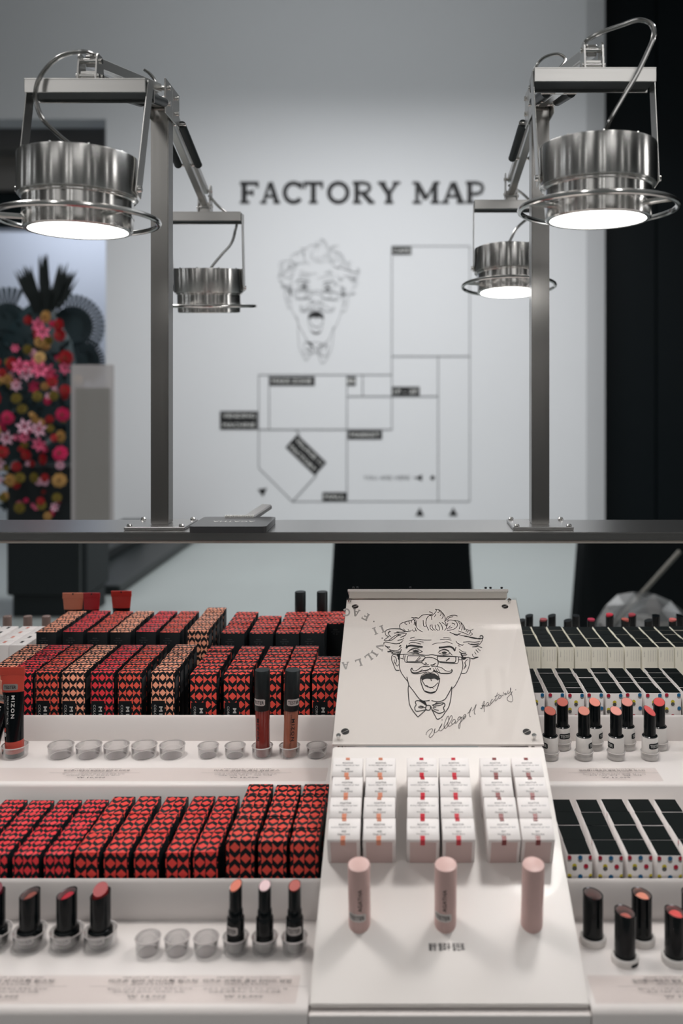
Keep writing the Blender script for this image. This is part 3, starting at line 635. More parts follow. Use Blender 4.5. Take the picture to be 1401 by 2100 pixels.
# the low cabinet that carries everything
cab = thing('counter_cabinet', 'long white counter cabinet under the display units', 'counter', (0, YC, 0))
MB().box(XL, XR, -.53, .53, .04, .699, white_ac, .004).obj('cabinet_body', cab, smooth=False)
MB().box(XL+.02, XR-.02, -.5, .5, 0, .04, blk_matte).obj('toe_kick', cab, smooth=False)
MB().box(SXL, SXR, -.4995, -.4905, .6995, Z1-.0045, white_ac, .0004).obj('front_rail', cab, smooth=False)

# clear price strips with printed captions
def caption(mb, px, y0, y1, z, lines, price, Yf):
    """block of print lying flat on a strip between depths y0 (near) and y1 (far)"""
    cx_ = (px-CX)/F*(y0+y1)/2; H = y1-y0
    put = lambda t, w_, h_, fy, m=small_ink, b=0: put_text(mb, t, m, w_, h_*H, M=Matrix.Translation((cx_, y0+fy*H, z)), bold=b, res=1)
    put(lines[0], .050, .06, .95); put(lines[1], .070, .15, .80, black_ink, .004); put(lines[2], .034, .07, .655)
    mb.box(cx_-.048, cx_+.048, y0+.56*H, y0+.567*H, z-.00002, z+.00002, small_ink)
    put(lines[3], .066, .075, .46); put(lines[4], .056, .07, .34); put(price, .030, .12, .13, black_ink, .006)
def strip(x0, x1, y0, y1, z, label, caps):
    o = thing('price_strip', label, 'price strip', ((x0+x1)/2, (y0+y1)/2, z))
    MB().box(-(x1-x0)/2, (x1-x0)/2, -(y1-y0)/2, (y1-y0)/2, .0002, .0016, strip_clear, .0004).obj('clear_plate', o, smooth=False)
    mb = MB(); M = Matrix.Translation((-(x0+x1)/2, -(y0+y1)/2, -z))
    for px, ls, pr in caps: caption(mb, px, y0+.002, y1-.002, z+.0018, ls, pr, y0)
    mb.v = [tuple(M @ Vector(v)) for v in mb.v]; mb.obj('printed_caption', o, smooth=False)
T1 = ['MIZON LIP COLLECTION', '미즈온 컬러 모이스춰 립스틱', '(LIPSTICK)', '컬러와 보습을 한번에 담은 촉촉한 립스틱', '부드럽게 발리는 선명한 입술']
T2 = ['MIZON LIP COLLECTION', '미즈온 코렉트 콤보 틴티드 밤밤', '(TINTED BALM)', '보습과 컬러를 동시에 주는 틴티드 밤', '입술을 촉촉하고 생기있게 연출']
T3 = ['VILLAGE 11 FACTORY LIP COLLECTION', '빌라쥬11팩토리 립앤치크 컬러 립 틴트팩', '(VILLAGE 11 FACTORY TINT)', '빌라쥬11팩토리의 립앤 치크 전용 틴트', '한번만 발라도 선명한 컬러']
T4 = ['MIZON LIP COLLECTION', '미즈온 코렉트 콤보 립글로스', '(LIP GLOSS)', '입술에 매끄럽게 발리는 콤보 립글로스', '촉촉한 광택']
T5 = ['VILLAGE 11 FACTORY LIP COLLECTION', '빌라쥬11팩토리 벨벳 모이스춰 립스틱', '(VELVET MOISTURE LIPSTICK)', '빌라쥬11팩토리의 벨벳 립스틱', '선명한 발색']
strip(XL+.01, (612-CX)/F*.668, .6515, .682, Z1, 'clear price strip along the front of the lower left tray', [(10, T1, 'W 12,000'), (308, T1, 'W 14,000'), (504, T2, 'W 12,000')])
strip(XL+.01, (671-CX)/F*.905, .8895, .919, Z2, 'clear price strip along the front of the upper left tray', [(193, T3, 'W 10,000'), (504, T4, 'W 12,000')])
strip((1212-CX)/F*.668, XR-.01, .6515, .682, Z1, 'clear price strip along the front of the lower right tray', [(1395, T5, 'W 12,000')])
strip(SXR+.005, (1352-CX)/F*.905, .8895, .919, Z2, 'clear price strip along the front of the upper right tray', [(1259, T5, 'W 12,000')])

# ------------------------------------------------------------------ cartons
ROWN = ['front', 'second', 'third', 'fourth', 'fifth', 'sixth']
ORD = ['first', 'second', 'third', 'fourth', 'fifth', 'sixth', 'seventh', 'eighth', 'ninth', 'tenth', 'eleventh', 'twelfth']
rj = random.Random(11)
def in_view(x, y, z, r):
    for dx in (-r, r):
        for dy in (-r, r):
            px, py = PXY((x+dx, y+dy, z))
            if -6 < px < 1407 and -6 < py < 2106: return True
    return False
PROTO = {}
def carton(key, w_, d, h, body, pat=None, top=None, bev=.0006, back=False, extra=None, name='lipstick_carton'):
    if key in PROTO: return PROTO[key]
    root = bpy.data.objects.new(name, None); root.empty_display_size = .01; C.objects.link(root)
    mb = MB(); mb.box(-w_/2, w_/2, -d/2, d/2, 0, h, body, bev, top=top or pat, front=pat, seg=1)
    cart = mb.obj('carton', root, smooth=True, ang=50)
    # origin of the print: pattern coordinates are taken from the carton's own origin
    if extra: extra(cart, w_, d, h)
    PROTO[key] = [root, False]; return PROTO[key]
def place(pr, loc, label, cat, group, rz=0, sz=1):
    if not pr[1]:
        o = pr[0]; pr[1] = True; o.location = loc; o.rotation_euler = (0, 0, rz); o.scale = (1, 1, sz); tag(o, label, cat, group); return o
    o = dup(pr[0], loc, label, rz); o.scale = (1, 1, sz); o['group'] = group; return o
def mizon_panel(word):
    def ex(root, w_, d, h, zt=None):
        mb = MB(); px_ = -.25*w_ if w_ > .026 else -.16*w_; pw = w_*.56; z1 = h-.033; z0 = h-.075
        cxp = -w_/2+.001+pw/2
        mb.box(cxp-pw/2, cxp+pw/2, -d/2-.0003, -d/2-.0001, z0, z1, blk)
        fn = lambda x, y: (cxp+pw*.22+y, -d/2-.0005, z1-.0045-.019-x)
        put_text(mb, 'MIZON', white_ink, .034, .0042, sp=1.35, fn=lambda x, y: (cxp+pw*.2+y, -d/2-.0005, z1-.0235-x), bold=.03)
        put_text(mb, word, white_ink, .036, .0027, fn=lambda x, y: (cxp-pw*.24+y, -d/2-.0005, z1-.0225-x))
        mb.obj('name_panel', root, smooth=False)
    return ex
def side_label(root, w_, d, h):
    mb = MB(); x = w_/2+.0002
    mb.add([(x, -d*.3, h-.034), (x, d*.3, h-.034), (x, d*.3, h-.008), (x, -d*.3, h-.008)], [(0, 1, 2, 3)], faint_ink)
    for i in range(7): y = -d*.24+i*d*.08; mb.add([(x+.0001, y, h-.03), (x+.0001, y+d*.03, h-.03), (x+.0001, y+d*.03, h-.02), (x+.0001, y, h-.02)], [(0, 1, 2, 3)], blk)
    mb.obj('barcode_label', root, smooth=False)
def back_print(root, w_, d, h):
    mb = MB()   # far cartons turn their plain backs to us
    for k, (t, ww) in enumerate((('MIZON', .006), ('COLOR LIP TINT PACK', .012), ('8 g', .007))):
        put_text(mb, t, faint_ink, ww, .0014, fn=lambda x, y, k=k: (w_*.12+x*-1, d/2+.0002, h-.009-.003*k+y))
    mb.obj('back_print', root, smooth=False)
def block(desc, lefts, pxw, Yf, z_top, depth, rows, zfloor, kinds, group, pan=None, skip=(), reverse=False, side=False, name='lipstick_carton', where='', order=None, Ys=None):
    """a block of cartons: columns start at the pixel LEFTS of the front row, rows run straight back"""
    h = z_top-zfloor
    for c, L in enumerate(lefts):
        w_ = pxw*Yf/F; x = (L-CX)/F*Yf+w_/2; kd = kinds[c % len(kinds)]
        for r in range(rows):
            if (c, r) in skip: continue
            y = Yf+depth*(r+.5)
            if not in_view(x, y, z_top, w_*.5): continue
            fr_ = (r == 0)
            if not reverse:
                key = (desc, kd, fr_)
                def ex(root, a, b, hh, fr_=fr_):
                    if fr_ and pan: pan(root, a, b, hh)
                    if side: side_label(root, a, b, hh)
            else:
                key = (desc, kd, fr_, 'r')
                def ex(root, a, b, hh, fr_=fr_):
                    if fr_: back_print(root, a, b, hh)
            pr = carton(key, w_, depth-.0006, h, blk, PAT[kd], extra=ex, name=name, back=reverse)
            colour = {'red': 'red black', 'brick': 'brick red black', 'tan': 'tan black', 'scarlet': 'bright red black', 'coral': 'coral black', 'crimson': 'crimson black'}[kd]
            lab = f"{colour} carton, {ORD[c+(order or 0)]} column, {ROWN[r]} row, {where}"
            j = (rj.uniform(-.6, .6) if not side else rj.uniform(-1.0, 1.0))
            place(pr, (x+rj.uniform(-.0005, .0005), y, zfloor), lab, 'box', group, math.radians(j)+(PI if reverse else 0), 1+rj.uniform(0, .010))
# lower left tray
block('A', [-101.5, -39.5, 25, 89], 53.5, .766, E-.4153, .0262, 4, TR1, ['crimson'], 'small crimson cartons at lower left', where='lower left corner block')
block('B', [150.5, 212, 275, 338.6, 395.9], 50.5, .7665, E-.4130, .0355, 3, TR1, ['scarlet'], 'deep cartons in the middle of the lower left tray', where='middle block, lower left tray')
block('Cc', [464.5, 530, 594.5], 57.5, .7665, E-.4030, .0224, 5, TR1, ['coral'], 'tall cartons beside the white stand', pan=mizon_panel('CORRECT COMBO'), where='tall block beside white stand')
# upper left tray, near side
block('D', [-31.5, 18, 72, 126, 186, 241, 309], 47.8, 1.0035, E-.3296, .0226, 5, TR2, ['tan', 'red', 'brick', 'tan', 'red', 'brick', 'tan'], 'tint cartons in the upper left tray', pan=mizon_panel('COLOR LIP TINT'), side=True, where='nearer tint block, upper left')
block('Ee', [390, 459.5, 523, 581.6], 53.5, 1.0035, E-.331, .0224, 5, TR2, ['coral'], 'red cartons behind the gloss testers', pan=mizon_panel('CORRECT COMBO'), side=True, where='nearer coral block behind gloss testers')
block('E2', [639.5], 54, 1.0035, E-.331, .0224, 3, TR2, ['coral'], 'red cartons behind the gloss testers', pan=mizon_panel('CORRECT COMBO'), side=True, order=4, where='nearer coral block behind gloss testers')
# far side of the island: backs turned to the camera
block('Ff', [74.5, 128.5, 179, 226, 278, 327.6], 41.2, 1.176, E-.3296, .0226, 5, TR2, ['tan', 'red', 'brick', 'tan', 'red', 'brick'], 'tint cartons on the far side', reverse=True, where='far tint block behind, upper left')
block('F2', [384.5], 42.5, 1.170, E-.3260, .0246, 5, TR2, ['tan'], 'tint cartons on the far side', side=True, order=6, where='far tint block behind, upper left')
block('Gg', [453.5, 510.5, 565, 616], 48.5, 1.176, E-.331, .0226, 5, TR2, ['coral'], 'red cartons on the far side', reverse=True, where='far coral block behind gloss testers', skip={(1, 4)})
block('G2', [669], 48.5, 1.222, E-.331, .0226, 3, TR2, ['coral'], 'red cartons on the far side', reverse=True, order=4, where='far coral block behind gloss testers')

# dotted cartons: the dots are flat print on the front and sides
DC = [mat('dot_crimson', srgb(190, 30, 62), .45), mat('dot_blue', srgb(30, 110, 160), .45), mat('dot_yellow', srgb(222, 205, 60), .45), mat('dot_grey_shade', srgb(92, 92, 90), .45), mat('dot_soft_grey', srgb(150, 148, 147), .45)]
def dots(spec, rad):
    def ex(root, w_, d, h):
        mb = MB(); n = 14
        def disc(cx_, cz, m, y):
            pts = [(cx_+rad*math.cos(2*PI*i/n), cz+rad*math.sin(2*PI*i/n)) for i in range(n)]
            pts = [(min(max(a, -w_/2+.0003), w_/2-.0003), min(b, h-.0004)) for a, b in pts]
            mb.add([(a, -d/2-y, b) for a, b in pts], [tuple(range(n))], m)
            sx = w_/2+.0001
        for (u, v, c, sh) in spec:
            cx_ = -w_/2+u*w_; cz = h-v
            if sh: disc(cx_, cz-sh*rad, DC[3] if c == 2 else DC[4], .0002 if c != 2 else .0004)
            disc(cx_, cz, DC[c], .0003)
        mb.obj('printed_dots', root, smooth=False)
    return ex
specL = [(.08, .0026, 0, .8), (.52, .0026, 1, 1.1), (.94, .0026, 0, .8), (.29, .0100, 2, 1.0), (.75, .0103, 0, .6), (.08, .0190, 2, 1.0), (.52, .0195, 1, .8), (.95, .0190, 2, 1.0), (.29, .028, 0, 0), (.75, .028, 2, 0)]
specU = [(.14, .0026, 0, .7), (.86, .0026, 1, .9), (.50, .0105, 2, 1.2), (.14, .0190, 2, 1.1), (.88, .0180, 1, .6), (.5, .027, 0, .5)]
def side_dots(root, w_, d, h):
    mb = MB(); n = 10; 
    for (v, y, c) in ((.003, -d*.32, 0), (.012, d*.1, 2), (.020, -d*.25, 1)):
        mb.add([(-w_/2-.0002, y+.0016*math.cos(2*PI*i/n), h-v+.0016*math.sin(2*PI*i/n)) for i in range(n)], [tuple(range(n))[::-1]], DC[c])
    mb.obj('side_dots', root, smooth=False)
def grid(desc, lefts, pxw, Yf, z_top, depth, rows, zfloor, ex, group, body, noun, where, front_ex=None, cgap=0):
    h = z_top-zfloor
    for c, L in enumerate(lefts):
        w_ = pxw*Yf/F; x = (L-CX)/F*Yf+w_/2
        for r in range(rows):
            y = Yf+depth*(r+.5)
            if not in_view(x, y, z_top, w_*.5): continue
            fr_ = r == 0
            def e2(root, a, b, hh, fr_=fr_):
                if ex: ex(root, a, b, hh)
                if fr_ and front_ex: front_ex(root, a, b, hh)
                mb = MB(); mb.box(-a/2+.0007, a/2-.0007, -b/2+.0003, b/2-.0003, hh-.0001, hh+.00025, blk_top); mb.obj('black_lid', root, smooth=False)
            pr = carton((desc, fr_), w_, depth-.0005, h, body, body, extra=e2)
            lab = f"{noun}, {ORD[c]} column from stand, {ROWN[r]} row, {where}"
            place(pr, (x+rj.uniform(-.0004, .0004), y, zfloor), lab, 'box', group, math.radians(rj.uniform(-.6, .6)), 1+rj.uniform(0, .012))
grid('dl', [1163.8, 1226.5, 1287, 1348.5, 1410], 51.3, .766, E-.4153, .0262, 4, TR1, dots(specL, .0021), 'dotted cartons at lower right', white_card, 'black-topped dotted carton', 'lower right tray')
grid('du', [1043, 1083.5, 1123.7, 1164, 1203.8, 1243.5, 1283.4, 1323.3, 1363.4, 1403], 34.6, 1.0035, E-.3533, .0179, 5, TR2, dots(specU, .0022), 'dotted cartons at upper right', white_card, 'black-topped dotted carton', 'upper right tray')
def cream_front(root, w_, d, h):
    mb = MB(); y = -d/2-.0002
    put_text(mb, 'VILLAGE 11', faint_ink, .0085, .0011, fn=lambda a, b: (-w_*.36-b, y, h-.0095+a))
    for u in (-.12, .04, .2, .36): mb.add([(w_*u, y, h-.020), (w_*u+.00025, y, h-.020), (w_*u+.00025, y, h-.004), (w_*u, y, h-.004)], [(0, 1, 2, 3)], DC[4])
    mb.obj('printed_lines', root, smooth=False)
grid('cr', [1042.2+34.3*i for i in range(1, 12)], 32.4, 1.178, E-.3512, .0205, 5, TR2, None, 'cream cartons on the far side', cream_card, 'black-topped cream carton', 'far side of counter', front_ex=cream_front)
# white cartons with small marks at the far left
def mark_top(col):
    def ex(root, w_, d, h):
        mb = MB(); mb.box(-w_*.08, w_*.08, -d*.05, d*.3, h, h+.0002, col)
        put_text(mb, 'AGATHA', faint_ink, w_*.4, .0012, M=Matrix.Translation((0, -d*.25, h+.0003))); mb.obj('top_print', root, smooth=False)
    return ex
for c, L in enumerate([-82, -44, -2, 33]):
    w_ = 34*1.2/F; x = (L-CX)/F*1.2+w_/2; kc = [DC[3], blk, mat('tab_coral', srgb(205, 120, 100), .4), blk][c]
    for r in range(4):
        y = 1.178+.024*(r+.5); zt_ = E-.348-.0015*r*0
        if not in_view(x, y, zt_, .012): continue
        pr = carton(('wl', c), w_, .0232, zt_-TR2, white_card, None, extra=mark_top(kc), name='white_carton')
        place(pr, (x, y, TR2), f"white carton with small mark, {ORD[c]} column, {ROWN[r]} row, far left edge", 'box', 'white cartons at far left', math.radians(rj.uniform(-.5, .5)))

# ------------------------------------------------------------------ testers
def slant(mb, r, h, k, m, r_in=None, depth=.012, n=28, m_in=None, z0=0, kx=0, rb=None):
    """upright tube whose mouth is cut at a slant: top height = h + k*y + kx*x"""
    rb = rb or r
    vs_ = []; fs = []
    for i in range(n):
        a = 2*PI*i/n; c, s_ = math.cos(a), math.sin(a)
        vs_ += [(rb*c, rb*s_, z0), (r*c, r*s_, h+k*r*s_+kx*r*c)]
    for i in range(n): j = (i+1) % n; fs.append((2*i, 2*j, 2*j+1, 2*i+1))
    fs.append(tuple(2*i for i in range(n))[::-1])
    if r_in is None: fs.append(tuple(2*i+1 for i in range(n))); mb.add(vs_, fs, m); return
    mb.add(vs_, fs, m)
    v2 = []; f2 = []
    for i in range(n):
        a = 2*PI*i/n; c, s_ = math.cos(a), math.sin(a)
        v2 += [(r*c, r*s_, h+k*r*s_+kx*r*c), (r_in*c, r_in*s_, h-.0002+k*r_in*s_+kx*r_in*c), (r_in*c, r_in*s_, h-depth)]
    for i in range(n):
        j = (i+1) % n; f2.append((3*i, 3*j, 3*j+1, 3*i+1))
    mb.add(v2, f2, m)
    mb.add(v2, [(3*i+1, 3*((i+1) % n)+1, 3*((i+1) % n)+2, 3*i+2) for i in range(n)]+[tuple(3*i+2 for i in range(n))], m_in or m)
def bullet(mb, r, z0, h, k, m, kx=0, n=24):
    slant(mb, r, h, k, m, None, z0=z0, n=n, kx=kx)
def lipcol(name, rgb): return mat('lip_'+name, srgb(*rgb), .42, coat=.04)
def cup(loc, r, h, label, group, r2=None, base=True, oval=1.0, rz=0):
    o = thing('clear_cup', label, 'cup', loc, rz, group)
    mb = MB(); t = .0009
    mb.lathe([(r*.97, .0002), (r, h*.5), (r*1.02, h), (r*1.02-t, h), (r-t, h*.5), (r*.97-t, .0008)], cup_clear, 30, cap0=False, cap1=False, sy=oval); cw_ = mb.obj('cup_wall', o)
    rim = MB(); rim.tube([((r*1.015)*math.cos(2*PI*i/32), oval*(r*1.015)*math.sin(2*PI*i/32), h) for i in range(32)], .0006, mat('cup_rim', srgb(196, 190, 188), .15, coat=.5), 6, True, 0); rim.obj('cup_rim', cw_)
    if base:
        mb = MB(); mb.lathe([(r*.80, .0001), (r*.80, .0007)], hole, 26, sy=oval); mb.obj('cup_floor', o)
    return o
# empty cups
for i, (px, nm) in enumerate(((303.7, 'left'), (363.4, 'middle'), (422.9, 'right'))):
    Y = .712; cup(((px-CX)/F*Y, Y, Z1), .0101, .0128, f"{nm} one of three empty clear cups on the lower left tray", 'empty cups on the lower left tray')
for i, px in enumerate((125, 182.4, 239, 296, 353.3)):
    Y = .9526; cup(((px-CX)/F*Y, Y, Z2), .0137, .0125, f"{ORD[i]} from the left of five wide empty cups on upper left tray", 'wide empty cups on the upper left tray')
for px, lab in ((427.3, 'left one of two narrow empty cups beside the gloss testers'), (482.3, 'narrow empty cup just left of the dark red gloss tester'), (649.7, 'narrow empty cup between brown gloss and white stand')):
    Y = .9526; cup(((px-CX)/F*Y, Y, Z2), .0112, .0118, lab, 'narrow empty cups on the upper left tray')

# lower left: wide black lipsticks in cups
def wide_lip(px, label, colour, out, i, a0):
    Y = .722; o = thing('lipstick_tester', label, 'lipstick', ((px-CX)/F*Y, Y, Z1+.0008), 0, 'wide black lipsticks in cups')
    mb = MB(); mb.lathe([(.0098, 0), (.0102, .001), (.0102, .0125), (.0096, .0135), (.0090, .0140)], blk_gloss, 30); base = mb.obj('base', o)
    mb = MB(); slant(mb, .0084, .0425, .08, blk_gloss, .0074, .014, m_in=mat('tube_lining', srgb(175, 168, 168), .3, .3), z0=.0135, kx=.26); tube_ = mb.obj('tube', o)
    mb = MB(); bullet(mb, .0060, .025, .046 if out else .0372, .5, lipcol(*colour), kx=.3 if not out else .05); mb.obj('bullet', tube_)
    tester_label(base, .0102, .0085, a0, .018, .0068)
    cup((o.location.x, Y, Z1), .0134, .0125, label.replace('lipstick', 'cup holding lipstick', 1).replace('black ', 'clear ', 1), 'cups holding the wide lipsticks', base=False)
wide_lip(-11, 'black lipstick cut off by the left edge of the picture', ('plum', (120, 30, 50)), True, 0, .1)
wide_lip(61, 'black lipstick with brown tip sunk in its tube at lower left', ('brown', (150, 80, 70)), False, 1, -.15)
wide_lip(137, 'black lipstick with cherry tip just above its tube', ('cherry', (190, 25, 50)), False, 2, -.2)
wide_lip(206, 'black lipstick with deep red tip wound far out', ('deepred', (160, 38, 42)), True, 3, -.2)
# slim balms beside the stand
for px, nm, rgb, lab, la in ((483.5, 'orange', (225, 120, 95), 'slim black balm with coral orange tip in a cup', -.5), (543, 'palepink', (205, 165, 170), 'slim black balm with pale pink tip in a cup', None), (604.3, 'rust', (170, 62, 50), 'slim black balm with rust red tip in a cup', .05)):
    Y = .714; o = thing('balm_tester', lab, 'lipstick', ((px-CX)/F*Y, Y, Z1+.0008), 0, 'slim black balms in cups')
    mb = MB(); mb.lathe([(.0070, 0), (.0073, .001), (.0073, .026), (.0071, .0275), (.0060, .0285), (.0060, .0335), (.0053, .0345)], blk_gloss, 28); base = mb.obj('base', o)
    mb = MB(); slant(mb, .0053, .0535, .45, blk_gloss, .0045, .006, z0=.034, kx=.35 if px < 500 else .1); tube_ = mb.obj('tube', o)
    mb = MB(); bullet(mb, .0047, .046, .0539, .45, lipcol(nm, rgb), kx=.35 if px < 500 else .1); mb.obj('bullet', tube_)
    if la is not None: tester_label(base, .0073, .0195, la, .0135, .0066)
    cup((o.location.x, Y, Z1), .0104, .0125, lab.replace('slim black balm', 'clear cup holding the balm').replace(' in a cup', ''), 'cups holding the slim balms', base=False)
# lower right: black tubes in white rings
for px, Y, rgb, lab, lv in ((1216.4, .7265, ('brickred', (160, 62, 52)), 'black lipstick tube in white ring nearest the stand', .031), (1282, .7015, ('dustyred', (178, 78, 66)), 'black lipstick tube nearer the front, second from the stand', .034),
        (1316.4, .7265, ('peach', (215, 130, 105)), 'black lipstick tube with peach tip in the rear row', .0365), (1385, .7015, ('vividred', (215, 62, 58)), 'black lipstick tube with vivid red tip near right edge', .0365), (1419, .7265, ('rose', (200, 90, 90)), 'black lipstick tube cut off at the right edge', .034)):
    o = thing('lipstick_tester', lab, 'lipstick', ((px-CX)/F*Y, Y, Z1), 0, 'black lipstick tubes in white rings')
    mb = MB(); mb.lathe([(.0110, 0), (.0113, .001), (.0113, .0050), (.0107, .0058), (.0093, .0056), (.0088, .0042), (.0085, .0042)], mat('white_plastic', srgb(222, 218, 214), .3), 30); mb.obj('base_ring', o)
    mb = MB(); slant(mb, .0085, .0405, .05, blk_gloss, .0075, .013, m_in=mat('tube_lining_grey', srgb(190, 184, 182), .3, .3), z0=.0043, kx=-.18); tube_ = mb.obj('tube', o)
    mb = MB(); bullet(mb, .0057, .02, lv, .3, lipcol(*rgb), kx=.1); mb.obj('bullet', tube_)
    if abs(px-1282) < 1:
        mb = MB(); patch(mb, wrap(.01145, .55, .0022), .008, .0026, blk, 6); mb.obj('black_label', o)
# upper right: black bullets in white bases and clear cups
UR = [(1128.2, .9455, ('terracotta', (178, 88, 72)), 'black lipstick with terracotta tip, front row nearest the stand', -1.25), (1197.8, .9455, ('salmon', (205, 130, 115)), 'black lipstick with dull salmon tip, second in front row', 1.2), (1263.6, .9455, ('lightpink', (222, 145, 132)), 'black lipstick with light pink tip, third in front row', -1.3), (1332.9, .9455, ('poppy', (214, 88, 85)), 'black lipstick with poppy tip and TESTER label, front row', .45),
      (1153.7, .9725, ('clay', (185, 98, 85)), 'black lipstick with clay tip and TESTER label, rear row', .25), (1219.8, .9725, ('coralpink', (226, 138, 122)), 'black lipstick with glossy coral tip, second in rear row', 1.15), (1286.2, .9725, ('blush', (218, 142, 132)), 'black lipstick with blush tip, third in rear row', 1.15), (1352, .9725, ('watermelon', (214, 84, 82)), 'black lipstick with watermelon tip, fourth in rear row', None), (1428, .9725, ('wine', (150, 50, 60)), 'black lipstick beyond the right edge', None)]
wp = mat('white_plastic', ()); 
for i, (px, Y, colr, lab, la) in enumerate(UR):
    o = thing('lipstick_tester', lab, 'lipstick', ((px-CX)/F*Y, Y, Z2+.0008), 0, 'black lipsticks with white bases')
    mb = MB(); mb.lathe([(.0086, 0), (.0088, .0005), (.0088, .0240), (.0085, .0245)], wp, 28); base = mb.obj('base', o)
    mb = MB(); mb.lathe([(.0083, .0240), (.0085, .0252), (.0078, .0258), (.0066, .0258)], blk_gloss, 28); mb.obj('collar', o)
    sk = .42; kx = {0: -.12, 1: 0, 2: -.12, 3: -.5, 4: .05, 5: -.1, 6: 0, 7: .1}.get(i, 0)
    mb = MB(); slant(mb, .0066, .0520, sk, blk_gloss, .0061, .006, z0=.0250, kx=kx); tube_ = mb.obj('tube', o)
    mb = MB(); bullet(mb, .00612, .045, .0523, sk, lipcol(*colr), kx=kx); mb.obj('bullet', tube_)
    if la is not None: tester_label(base, .0088, .0160, la, .0145, .0062, blk, white_ink)
    cup((o.location.x, Y, Z2), .0097, .0085, lab.replace('black lipstick', 'clear cup of lipstick', 1), 'cups holding the white-based lipsticks', base=False)
# far side lipstick testers (their tops show over the cartons)
FR = [(1085.6, 0, None), (1132, 0, None), (1180.7, 0, None), (1250.5, 0, ('r1', (190, 40, 60))), (1296.6, 0, ('r2', (160, 60, 70))), (1345.5, 0, None), (1395, 0, None),
      (1069, 1, None), (1114.7, 1, ('r3', (150, 70, 75))), (1164.6, 1, None), (1212.7, 1, ('r4', (170, 40, 70))), (1282, 1, ('r5', (180, 90, 80))), (1330, 1, None), (1380, 1, ('r6', (205, 110, 105)))]
cnt = [0, 0]
for px, row, colr in FR:
    Y = 1.385 if row == 0 else 1.345; cnt[row] += 1
    lab = f"far lipstick tester behind the cream cartons, {ORD[cnt[row]-1]} from the stand, {'taller' if row == 0 else 'shorter'} row" + (' with red tip' if colr else '')
    o = thing('lipstick_tester', lab, 'lipstick', ((px-CX)/F*Y, Y, Z2), 0, 'lipstick testers on the far side')
    top_ = (.0455 if row == 0 else .0455)
    zt_ = E-(1262-CY)/F*Y if row == 0 else E-(1272-CY)/F*Y; hh = zt_-Z2
    mb = MB(); mb.lathe([(.0086, 0), (.0086, .022), (.0080, .024)], wp, 20); base = mb.obj('base', o)
    mb = MB(); slant(mb, .0064, hh, .12, blk_gloss, None, z0=.023, kx=rj.choice([-.25, .2, .25, 0]), n=18); tube_ = mb.obj('tube', o)
    if colr: mb = MB(); bullet(mb, .0056, hh-.006, hh+.0022, .1, lipcol(*colr), n=18); mb.obj('bullet', tube_)
for i, (px, Y) in enumerate(((15, 1.33), (57, 1.33), (95, 1.33))):
    o = thing('lipstick_tester', ['first', 'second', 'third'][i]+' grey brown lipstick tester from the left at the far left edge', 'lipstick', ((px-CX)/F*Y, Y, Z2), 0, 'brown testers at far left')
    mb = MB(); hh = E-(1263-CY)/F*Y-Z2; mb.lathe([(.0066, 0), (.0066, hh-.0006), (.006, hh)], mat('taupe_plastic', srgb(128, 110, 104), .35), 20); tube_ = mb.obj('tube', o)
    mb = MB(); mb.lathe([(.0075, 0), (.0075, .012)], wp, 20); base = mb.obj('base', o)
# lip gloss tubes
for px, Y, rgb, lab, la, dx, ta in ((539, .9526, (125, 48, 42), 'dark red lip gloss tube with black cap', -.42, -.0005, -.55), (594.5, .9526, (150, 92, 72), 'brown lip gloss tube with black cap, leaning slightly', .42, .0030, .45)):
    o = thing('lip_gloss', lab, 'lip gloss', ((px-CX)/F*Y, Y, Z2+.0008), 0, 'lip gloss testers'); o.rotation_euler = (0, math.atan2(dx, .09), 0)
    gm = mat('gloss_'+str(int(px)), srgb(*rgb), .18, coat=.6)
    MB().lathe([(.0072, 0), (.0078, .0008), (.0079, .051), (.0070, .0525)], gm, 30).obj('gloss_tube', o)
    MB().lathe([(.0084, .0515), (.0086, .0525), (.0085, .0945), (.0080, .0955)], blk_matte, 30).obj('cap', o)
    mb = MB(); put_text(mb, 'MIZON', black_ink, .0245, .0034, sp=1.35, fn=wrap(.0081, ta, .031, -PI/2), bold=.02)
    if px > 560: put_text(mb, 'CORRECT COMBO LIP GLOSS', black_ink, .040, .0019, fn=wrap(.0081, ta-.32, .028, -PI/2))
    mb.obj('print', o, smooth=False)
    tester_label(o, .0086, .0615, la, .016, .0072)
    cup((((px+(-1 if px < 560 else -.5))-CX)/F*Y, Y, Z2), .0113, .0118, lab.replace('lip gloss tube with black cap', 'gloss cup, clear plastic').replace(', leaning slightly', ' under leaning tube'), 'cups holding the gloss tubes', base=False)
for px, lab in ((616, 'left one of two black gloss caps standing beyond the far cartons'), (661, 'right one of two black gloss caps standing beyond the far cartons')):
    Y = 1.335; o = thing('lip_gloss', lab, 'lip gloss', ((px-CX)/F*Y, Y, Z2), 0, 'gloss testers on the far side'); zt_ = E-(1213-CY)/F*Y-Z2
    MB().lathe([(.0072, 0), (.0079, .0008), (.0079, .052)], mat('gloss_539', ()), 20).obj('gloss_tube', o)
    MB().lathe([(.0083, .052), (.0085, .053), (.0085, zt_-.001), (.0079, zt_)], blk_matte, 24).obj('cap', o)
